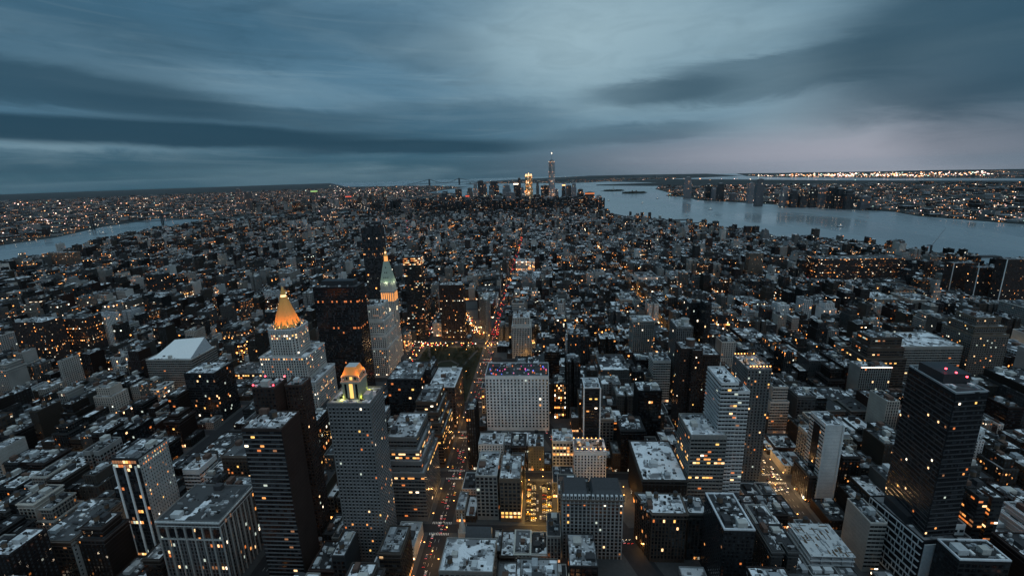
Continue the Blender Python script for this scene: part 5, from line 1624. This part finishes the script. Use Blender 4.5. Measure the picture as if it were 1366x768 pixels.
cl_.build('city_lights', ['far_o', 'far_w', 'far_p', 'far_g'], kind='stuff', label='thousands of small amber and white lamps in far streets and along the shores', category='city lights')

# ------------------------------------------------------------------ the downtown cluster and the towers across the river
rs = random.Random(31)
SKY = [(588, 597, 258, 4300), (597, 606, 260.5, 4350), (607, 615, 252, 4600), (620, 626, 260, 4250), (622.5, 630, 251, 4800), (631, 636, 246, 4900), (637, 644, 241, 5000), (644, 649, 245, 5050), (652, 665, 242, 5100), (652, 658, 254.5, 4500),
       (670, 681, 247, 4900), (675, 687, 257, 4400), (685, 691, 244, 4700), (690.5, 694.5, 237.5, 4750), (694.5, 699, 250, 4600), (715, 719, 242.5, 5000), (721.5, 732, 247.5, 4650), (740, 745, 252.5, 4750), (749.5, 754.5, 245.5, 4600), (755, 762, 247.5, 4700), (762.5, 769, 245, 4650), (770, 779, 252.5, 4400),
       (781, 793, 256.5, 4200), (795, 803.5, 261, 4150), (582, 588, 273.5, 4000), (660, 668, 262, 4100), (700, 706, 268, 4050), (726, 738, 262.5, 4300)]
wtc_px = 736
lefts = sorted([t for t in SKY if (t[0] + t[1]) / 2 < wtc_px], key=lambda t: -t[0]); rights = sorted([t for t in SKY if (t[0] + t[1]) / 2 >= wtc_px], key=lambda t: t[0])


def skyscraper(x0, x1, y, v, label, litv, rgbv, cap=None):
    (q, h) = F(x0, x1, y, v, 40)
    if q[1][0] - q[0][0] < 12: q = rect(q[0][0], q[0][0] + 14, v, v + 30)
    c = ((q[0][0] + q[1][0]) / 2, v + 20); O = (c[0], c[1], 0)
    root = thing('skyscraper', label, 'skyscraper', O, 'downtown skyscrapers'); m = MB(); sd_ = rs.random()
    w = q[1][0] - q[0][0]
    tiers = [(q, 0, h)] if rs.random() < .5 else [(q, 0, h * .82), (inset(q, w * .12), h * .82, h)]
    for (p, a, b) in tiers:
        for e in range(4):
            A, B = Vector(p[e]), Vector(p[(e + 1) % 4]); m.wall(A, B, a, b, 0, max(1, round((B - A).length / 5)), 7, rgbv + (litv,), (sd_, .6, .55, 0))
    m.build('facade', [FAC], root, O)
    m = MB()
    for (p, a, b) in tiers: m.face([(xx, yy, b) for xx, yy in p], 0, None, (.3, .3, .31, .3))
    m.build('roof', [ROOF], root, O)
    link_child('bulkhead', unit('grey'), root, (0, 0, h), 0, (w * .4, 14, 7))
    if cap:
        m = MB(); p = tiers[-1][0]; m.prism(inset(p, -.3), h - 16, h - 6, 0); m.build('lit_crown', [cap], root, O)


for i, t in enumerate(lefts):
    cap = {685: 'far_w', 620: 'sign_red', 652: None}.get(int(t[0]))
    skyscraper(*t, ORD[i] + ' dark skyscraper left of the tallest spire tower at the harbour', rs.choice((.01, .03, .07)), rs.choice(((.05, .05, .055), (.14, .135, .13), (.04, .042, .045), (.30, .30, .31), (.20, .20, .21))), cap)
for i, t in enumerate(rights):
    cap = {749: 'far_o', 781: 'lit_b'}.get(int(t[0]))
    skyscraper(*t, ORD[i] + ' dark skyscraper right of the tallest spire tower at the harbour', rs.choice((.01, .03, .07)), rs.choice(((.05, .05, .055), (.14, .135, .13), (.04, .042, .045), (.26, .26, .28))), cap)
# tallest tower: square base turning into a rotated square at the top, with a mast
hx = at(736, 215, 4567)[1]; (ux, _) = at(736, 215, 4567); b_ = 30; O = (ux, 4590, 0)
root = thing('spire_tower', 'tallest tower of the far cluster, tapering glass with a thin mast', 'skyscraper', O)
m = MB(); lo_, hi_ = circ(ux, 4590, b_ * 1.414, 4, .785), circ(ux, 4590, b_, 4, 0)
hi_ = [hi_[(i) % 4] for i in range(4)]
m.prism(circ(ux, 4590, b_ * 1.414, 4, .785), 0, 60, 0, c=(.2, .22, .24, 0))
for i in range(4):
    a, b = lo_[i], lo_[(i + 1) % 4]; t0, t1 = hi_[i], hi_[(i + 1) % 4]
    for f0, f1 in ((0, 1),):
        m.face([a + (60,), b + (60,), t1 + (hx,)], 0, [(0, 8), (10, 8), (5, 60)], (.34, .38, .40, .16), (.37, .6, .5, 0)); m.face([a + (60,), t1 + (hx,), t0 + (hx,)], 0, [(5, 8), (10, 60), (0, 60)], (.30, .34, .36, .10), (.53, .6, .5, 0))
m.build('facade', [FAC], root, O)
m = MB(); m.cyl(ux, 4590, 24, 24, hx - 1, hx + 3, 4, 0); m.cyl(ux, 4590, 16, 16, hx + 3, hx + 10, 16, 1); m.build('roof_ring', ['grey', 'steel'], root, O)
mz = at(736, 203.5, 4567)[1]; m = MB(); m.cyl(ux, 4590, 3.4, 1.6, hx + 9, mz - 12, 6, 0); m.build('mast', ['grey'], root, O)
m = MB(); m.cyl(ux, 4590, 3.2, 2.4, mz - 12, mz, 6, 0); m.build('mast_beacon', ['far_w'], root, O)
# the yellow floodlit tower left of it
(q, h) = F(699.5, 710.5, 232, 4600, 45); c = ((q[0][0] + q[1][0]) / 2, 4622); O = (c[0], c[1], 0); w = q[1][0] - q[0][0]
root = thing('lit_tower', 'tower glowing yellow from base to arched crown, left of the tallest spire', 'skyscraper', O)
m = MB()
for (p, a, b) in ((q, 0, h * .55), (inset(q, w * .07), h * .55, h * .94)):
    for e in range(4):
        A, B = Vector(p[e]), Vector(p[(e + 1) % 4]); m.wall(A, B, a, b, 0, max(1, round((B - A).length / 9)), 12, (.42, .36, .2, .62), (.71, .62, .62, 0))
m.build('facade', [FAC], root, O)
m = MB(); m.face([(x, y, h * .55) for x, y in q], 0, None, (.3, .3, .3, .2)); m.face([(x, y, h * .94) for x, y in inset(q, w * .07)], 0, None, (.3, .3, .3, .2)); m.build('roof', [ROOF], root, O)
m = MB()
for sx in (-.3, 0, .3): m.cyl(c[0] + sx * w, 4612, w * .14, w * .04, h * .94, h * (1.0 if sx else 1.03), 8, 0)
m.build('crown', ['lit_c'], root, O)
# towers on the far shore
JC = [(914, 924, 236.5, 5250, 'tallest dark tower on the far shore standing over its reflection'), (943, 950, 246, 5000, 'dark tower right of the tallest far shore tower'), (950.5, 957, 252, 4950, 'lower dark tower right of the tallest far shore tower'), (958, 967, 245, 4800, 'wide dark tower between the two tallest far shore towers'), (1011, 1021, 239, 4000, 'second tallest dark tower on the far shore'), (1000, 1007, 244, 4350, 'slim tower left of the second tallest far shore tower'),
      (1044, 1054, 250, 3850, 'dark block at the left end of the far shore row'), (1057, 1066, 254, 3800, 'pale block in the far shore row'), (1070, 1079, 252, 3780, 'grey block in the middle of the far shore row'), (1084, 1092, 249, 3750, 'slim grey tower in the far shore row'), (1096, 1104, 252, 3720, 'second slim grey tower in the far shore row'), (1108, 1117, 250, 3650, 'tall grey tower near the right end of the far shore row'), (1120, 1128, 252, 3600, 'grey tower beside the right end of the far shore row'), (1131, 1141, 254, 3550, 'dark tower at the right end of the far shore row'), (1150, 1163, 262, 3500, 'pale low block right of the far shore row'), (975, 984, 258, 4700, 'short block left of the slim far shore tower')]
for t in JC: skyscraper(t[0], t[1], t[2], t[3], t[4], rs.choice((.008, .02, .03)), rs.choice(((.03, .032, .035), (.03, .032, .035), (.12, .12, .13), (.22, .22, .23))))
BK = [(312, 320, 252, 5200, 'dark slab among the lights of the left shore'), (414, 421, 254, 5200, 'block with greenish lit top floors on the left shore', 'sign_green'), (459, 468, 261, 5000, 'block with a glowing red top by the narrow river', 'sign_red'), (326, 333, 256, 5300, 'second dark slab among the lights of the left shore'), (534, 546, 267, 3700, 'square dark tower at the narrow river bend'), (427, 436, 277, 3300, 'pale slim tower among low roofs left of the river bend'), (440, 446, 280, 3200, 'slim tower with bright spot left of the river bend')]
for t in BK: skyscraper(t[0], t[1], t[2], t[3], t[4], .05, (.12, .12, .125), t[5] if len(t) > 5 else None)

# ------------------------------------------------------------------ bridges, islands, boats
def bridge(label, p0, p1, span, deck, tower, w, lit=False, tw=6):
    A, B = Vector(p0), Vector(p1); L = (B - A).length; d = (B - A) / L; n_ = Vector((-d.y, d.x)); c = (A + B) / 2; O = (c.x, c.y, 0)
    root = thing('suspension_bridge', label, 'bridge', O)
    def P(t, s, z): r_ = A + d * t + n_ * s; return (r_.x, r_.y, z)
    m = MB()
    q = [P(0, -w, 0)[:2], P(L, -w, 0)[:2], P(L, w, 0)[:2], P(0, w, 0)[:2]]
    m.prism(q, deck - tw * .5, deck, 0, bottom=True); m.build('deck', ['steel'], root, O)
    span = min(span, .62 * L); t0, t1 = L / 2 - span / 2, L / 2 + span / 2
    for t in (t0, t1):
        m = MB()
        for s in (-w, w):
            m.prism([P(t - tw / 2, s - tw / 2, 0)[:2], P(t + tw / 2, s - tw / 2, 0)[:2], P(t + tw / 2, s + tw / 2, 0)[:2], P(t - tw / 2, s + tw / 2, 0)[:2]], -3, tower, 0)
        for z in (tower - tw, deck + (tower - deck) * .4):
            m.prism([P(t - tw / 2, -w, 0)[:2], P(t + tw / 2, -w, 0)[:2], P(t + tw / 2, w, 0)[:2], P(t - tw / 2, w, 0)[:2]], z, z + tw * .8, 0, bottom=True)
        m.build('bridge_tower', ['steel'], root, O)
    for s in (-w, w):
        m = MB(); pr = None; g = tw * .13
        for i in range(41):
            t = L * i / 40
            if t < t0: z = deck + 2 + (tower - deck - 2) * max(0, t / t0) ** 1.5
            elif t > t1: z = deck + 2 + (tower - deck - 2) * max(0, (L - t) / (L - t1)) ** 1.5
            else: z = deck + 5 + (tower - deck - 5) * ((t - L / 2) / (span / 2)) ** 2
            cur = (P(t, s - g, z - g), P(t, s + g, z - g), P(t, s + g, z + g), P(t, s - g, z + g))
            if pr:
                for e in range(4): m.face([pr[e], cur[e], cur[(e + 1) % 4], pr[(e + 1) % 4]], 0)
            pr = cur
            if lit and i % 2: m.box(cur[0][0] - tw * .16, cur[0][0] + tw * .16, cur[0][1] - tw * .16, cur[0][1] + tw * .16, z, z + tw * .34, 1)
        m.build('cable', ['steel', 'far_w'], root, O)


bridge('long low suspension bridge on the horizon between two thin towers', (-4300, 15100), (-2300, 17400), 1298, 70, 211, 18, tw=26)
bridge('dark steel bridge low over the narrow river on the left', (gnd(245, 300)[0], gnd(245, 300)[1]), (gnd(95, 308)[0], gnd(95, 308)[1]), 488, 45, 98, 17, tw=7)
bridge('suspension bridge strung with lights over the narrow river bend', guv(40.7105, -73.9935), guv(40.7035, -73.9885), 448, 46, 102, 18, True, 8)
bridge('second lit suspension bridge beyond the narrow river bend', guv(40.7095, -74.002), guv(40.7025, -73.9925), 486, 45, 84, 13, True, 8)

for (c, nm, lab) in ((gnd(818, 254.5), 'monument', 'tiny statue on a pedestal on the left harbour islet'), (gnd(846, 257.3), 'island_hall', 'low hall with four turrets on the right harbour islet')):
    O = (c[0], c[1], 1); root = thing(nm, lab, 'monument' if nm == 'monument' else 'hall', O)
    if nm == 'monument':
        m = MB(); m.prism(circ(c[0], c[1], 30, 8), 1, 16, 0); m.prism(circ(c[0], c[1], 10, 4, .78), 16, 47, 0, taper=circ(c[0], c[1], 7, 4, .78)); m.build('pedestal', ['stone'], root, O)
        m = MB(); m.cyl(c[0], c[1], 4, 2.6, 47, 74, 10, 0); m.cyl(c[0], c[1], 2.2, 1.2, 74, 82, 8, 0); m.prism(circ(c[0] + 3, c[1], 1.1, 6), 72, 92, 0, taper=circ(c[0] + 4.5, c[1], .9, 6)); m.build('statue', ['copper'], root, O)
    else:
        m = MB(); m.box(c[0] - 55, c[0] + 55, c[1] - 22, c[1] + 22, 1, 20, 0); m.build('hall_block', ['brick'], root, O)
        for sx in (-1, 1):
            for sy in (-1, 1): m = MB(); x, y = c[0] + sx * 28, c[1] + sy * 20; m.box(x - 5, x + 5, y - 5, y + 5, 1, 34, 0); m.cyl(x, y, 5, .3, 34, 42, 8, 1); m.build('turret', ['brick', 'copper'], root, O)
for P_, n_, wl in ((LIB, 26, 'dark tree cover round the statue on the left harbour islet'), (ELL, 22, 'dark tree cover round the turreted hall on the right harbour islet'), (GOV, 30, 'dark tree cover of the larger island behind the downtown towers')):
    cx0 = sum(p[0] for p in P_) / len(P_); cy0 = sum(p[1] for p in P_) / len(P_); k_ = 0; ri = random.Random(n_)
    m = MB()
    for _ in range(n_ * 5):
        i = ri.randrange(len(P_)); f = ri.uniform(.3, .92)
        x, y = cx0 + (P_[i][0] - cx0) * f, cy0 + (P_[i][1] - cy0) * f
        for _ in range(8):
            a, b, c2 = ri.uniform(-14, 14), ri.uniform(-14, 14), ri.uniform(3, 15); s_ = ri.uniform(2, 5)
            m.face([(x + a - s_, y + b, c2 - s_), (x + a + s_, y + b + 1, c2 - s_ * .6), (x + a + s_ * .5, y + b, c2 + s_), (x + a - s_ * .7, y + b - 1, c2 + s_ * .8)], 0)
    m.build('island_woods', ['leaf'], kind='stuff', label=wl, category='woods')

BOATS = [(120, 309.5, 34, 'ferry near the left bank of the narrow river'), (138, 312, 46, 'barge with lights beside the ferry on the narrow river'), (857, 271.5, 22, 'dark tug alone in the middle of the wide river'), (1121, 302.5, 40, 'white boat on the wide river under the far shore towers'), (948, 280, 34, 'ferry close to the far shore piers'), (877, 265, 28, 'small boat by the harbour piers'), (1326, 352, 46, 'dark barge near the right edge of the wide river'), (812, 268, 26, 'small boat left of the dark tug')]
for (px, py, L, lab) in BOATS:
    x, y = gnd(px, py, -2.5); O = (x, y, -2.5); root = thing('boat', lab, 'boat', O); w = L * .13; rb = Matrix.Rotation(.25, 2)
    def Q(a, b): v_ = rb @ Vector((a, b)); return (x + v_.x, y + v_.y)
    m = MB(); q = [Q(-L / 2, -w), Q(L * .32, -w), Q(L / 2, 0), Q(L * .32, w), Q(-L / 2, w)]
    m.prism(q, -2.6, 1.2, 0, 1); m.build('hull', ['hull', 'grey'], root, O)
    m = MB(); m.prism([Q(-L * .3, -w * .7), Q(L * .15, -w * .7), Q(L * .15, w * .7), Q(-L * .3, w * .7)], 1.2, 5.5, 0); m.build('cabin', ['white'], root, O)
    m = MB(); m.prism([Q(-L * .05, -.5), Q(L * .02, -.5), Q(L * .02, .5), Q(-L * .05, .5)], 5.5, 9, 0); m.build('mast', ['steel'], root, O)
    m = MB(); m.prism([Q(-1, -.8), Q(1, -.8), Q(1, .8), Q(-1, .8)], 9, 10.4, 0); m.build('mast_light', ['far_w'], root, O)
# piers along the wide river
for i, (la, lo_) in enumerate(((40.7275, -74.0115), (40.7295, -74.0113), (40.7325, -74.0108), (40.7380, -74.0108), (40.7415, -74.0100), (40.7440, -74.0096), (40.7460, -74.0093))):
    u, v = guv(la, lo_); m = MB(); L = (240, 130, 120, 150, 190, 220, 230)[i]
    m.box(u - 10, u + L, v - 14, v + 14, -3, 1.2, 0)
    m.build('pier', ['tar'], origin=(0, 0, 0), label=ORD[i] + ' river pier counted from the harbour along the near bank', category='pier', group='river piers')
# tower crane beside the river
x, y = gnd(1238, 352, 0); O = (x, y, 0); root = thing('crane', 'thin luffing crane beside the wide river bank', 'crane', O)
m = MB(); m.box(x - 2, x + 2, y - 2, y + 2, 0, 62, 0); m.build('crane_mast', ['steel'], root, O)
m = MB(); m.prism(circ(x, y, 2.2, 4), 60, 118, 0, taper=circ(x + 34, y, .9, 4)); m.build('jib', ['grey'], root, O)
m = MB(); m.box(x - 14, x - 2, y - 1.5, y + 1.5, 60, 63, 0); m.build('counter_jib', ['steel'], root, O)
print('lamps', n_lamps, 'cars', ncar)

# ------------------------------------------------------------------ the evening air
hz = MB(); hz.box(-42000, 42000, -2500, 42000, -5, 640, 0, bottom=True)
hm = bpy.data.materials.new('haze'); hm.use_nodes = True; hm.node_tree.nodes.clear()
vo_ = hm.node_tree.nodes.new('ShaderNodeVolumePrincipled'); vo_.inputs['Color'].default_value = (.75, .84, .90, 1); vo_.inputs['Density'].default_value = 0.5e-5; vo_.inputs['Anisotropy'].default_value = 0
ho = hm.node_tree.nodes.new('ShaderNodeOutputMaterial'); hm.node_tree.links.new(vo_.outputs[0], ho.inputs['Volume'])
hz.build('haze', [hm], kind='stuff')
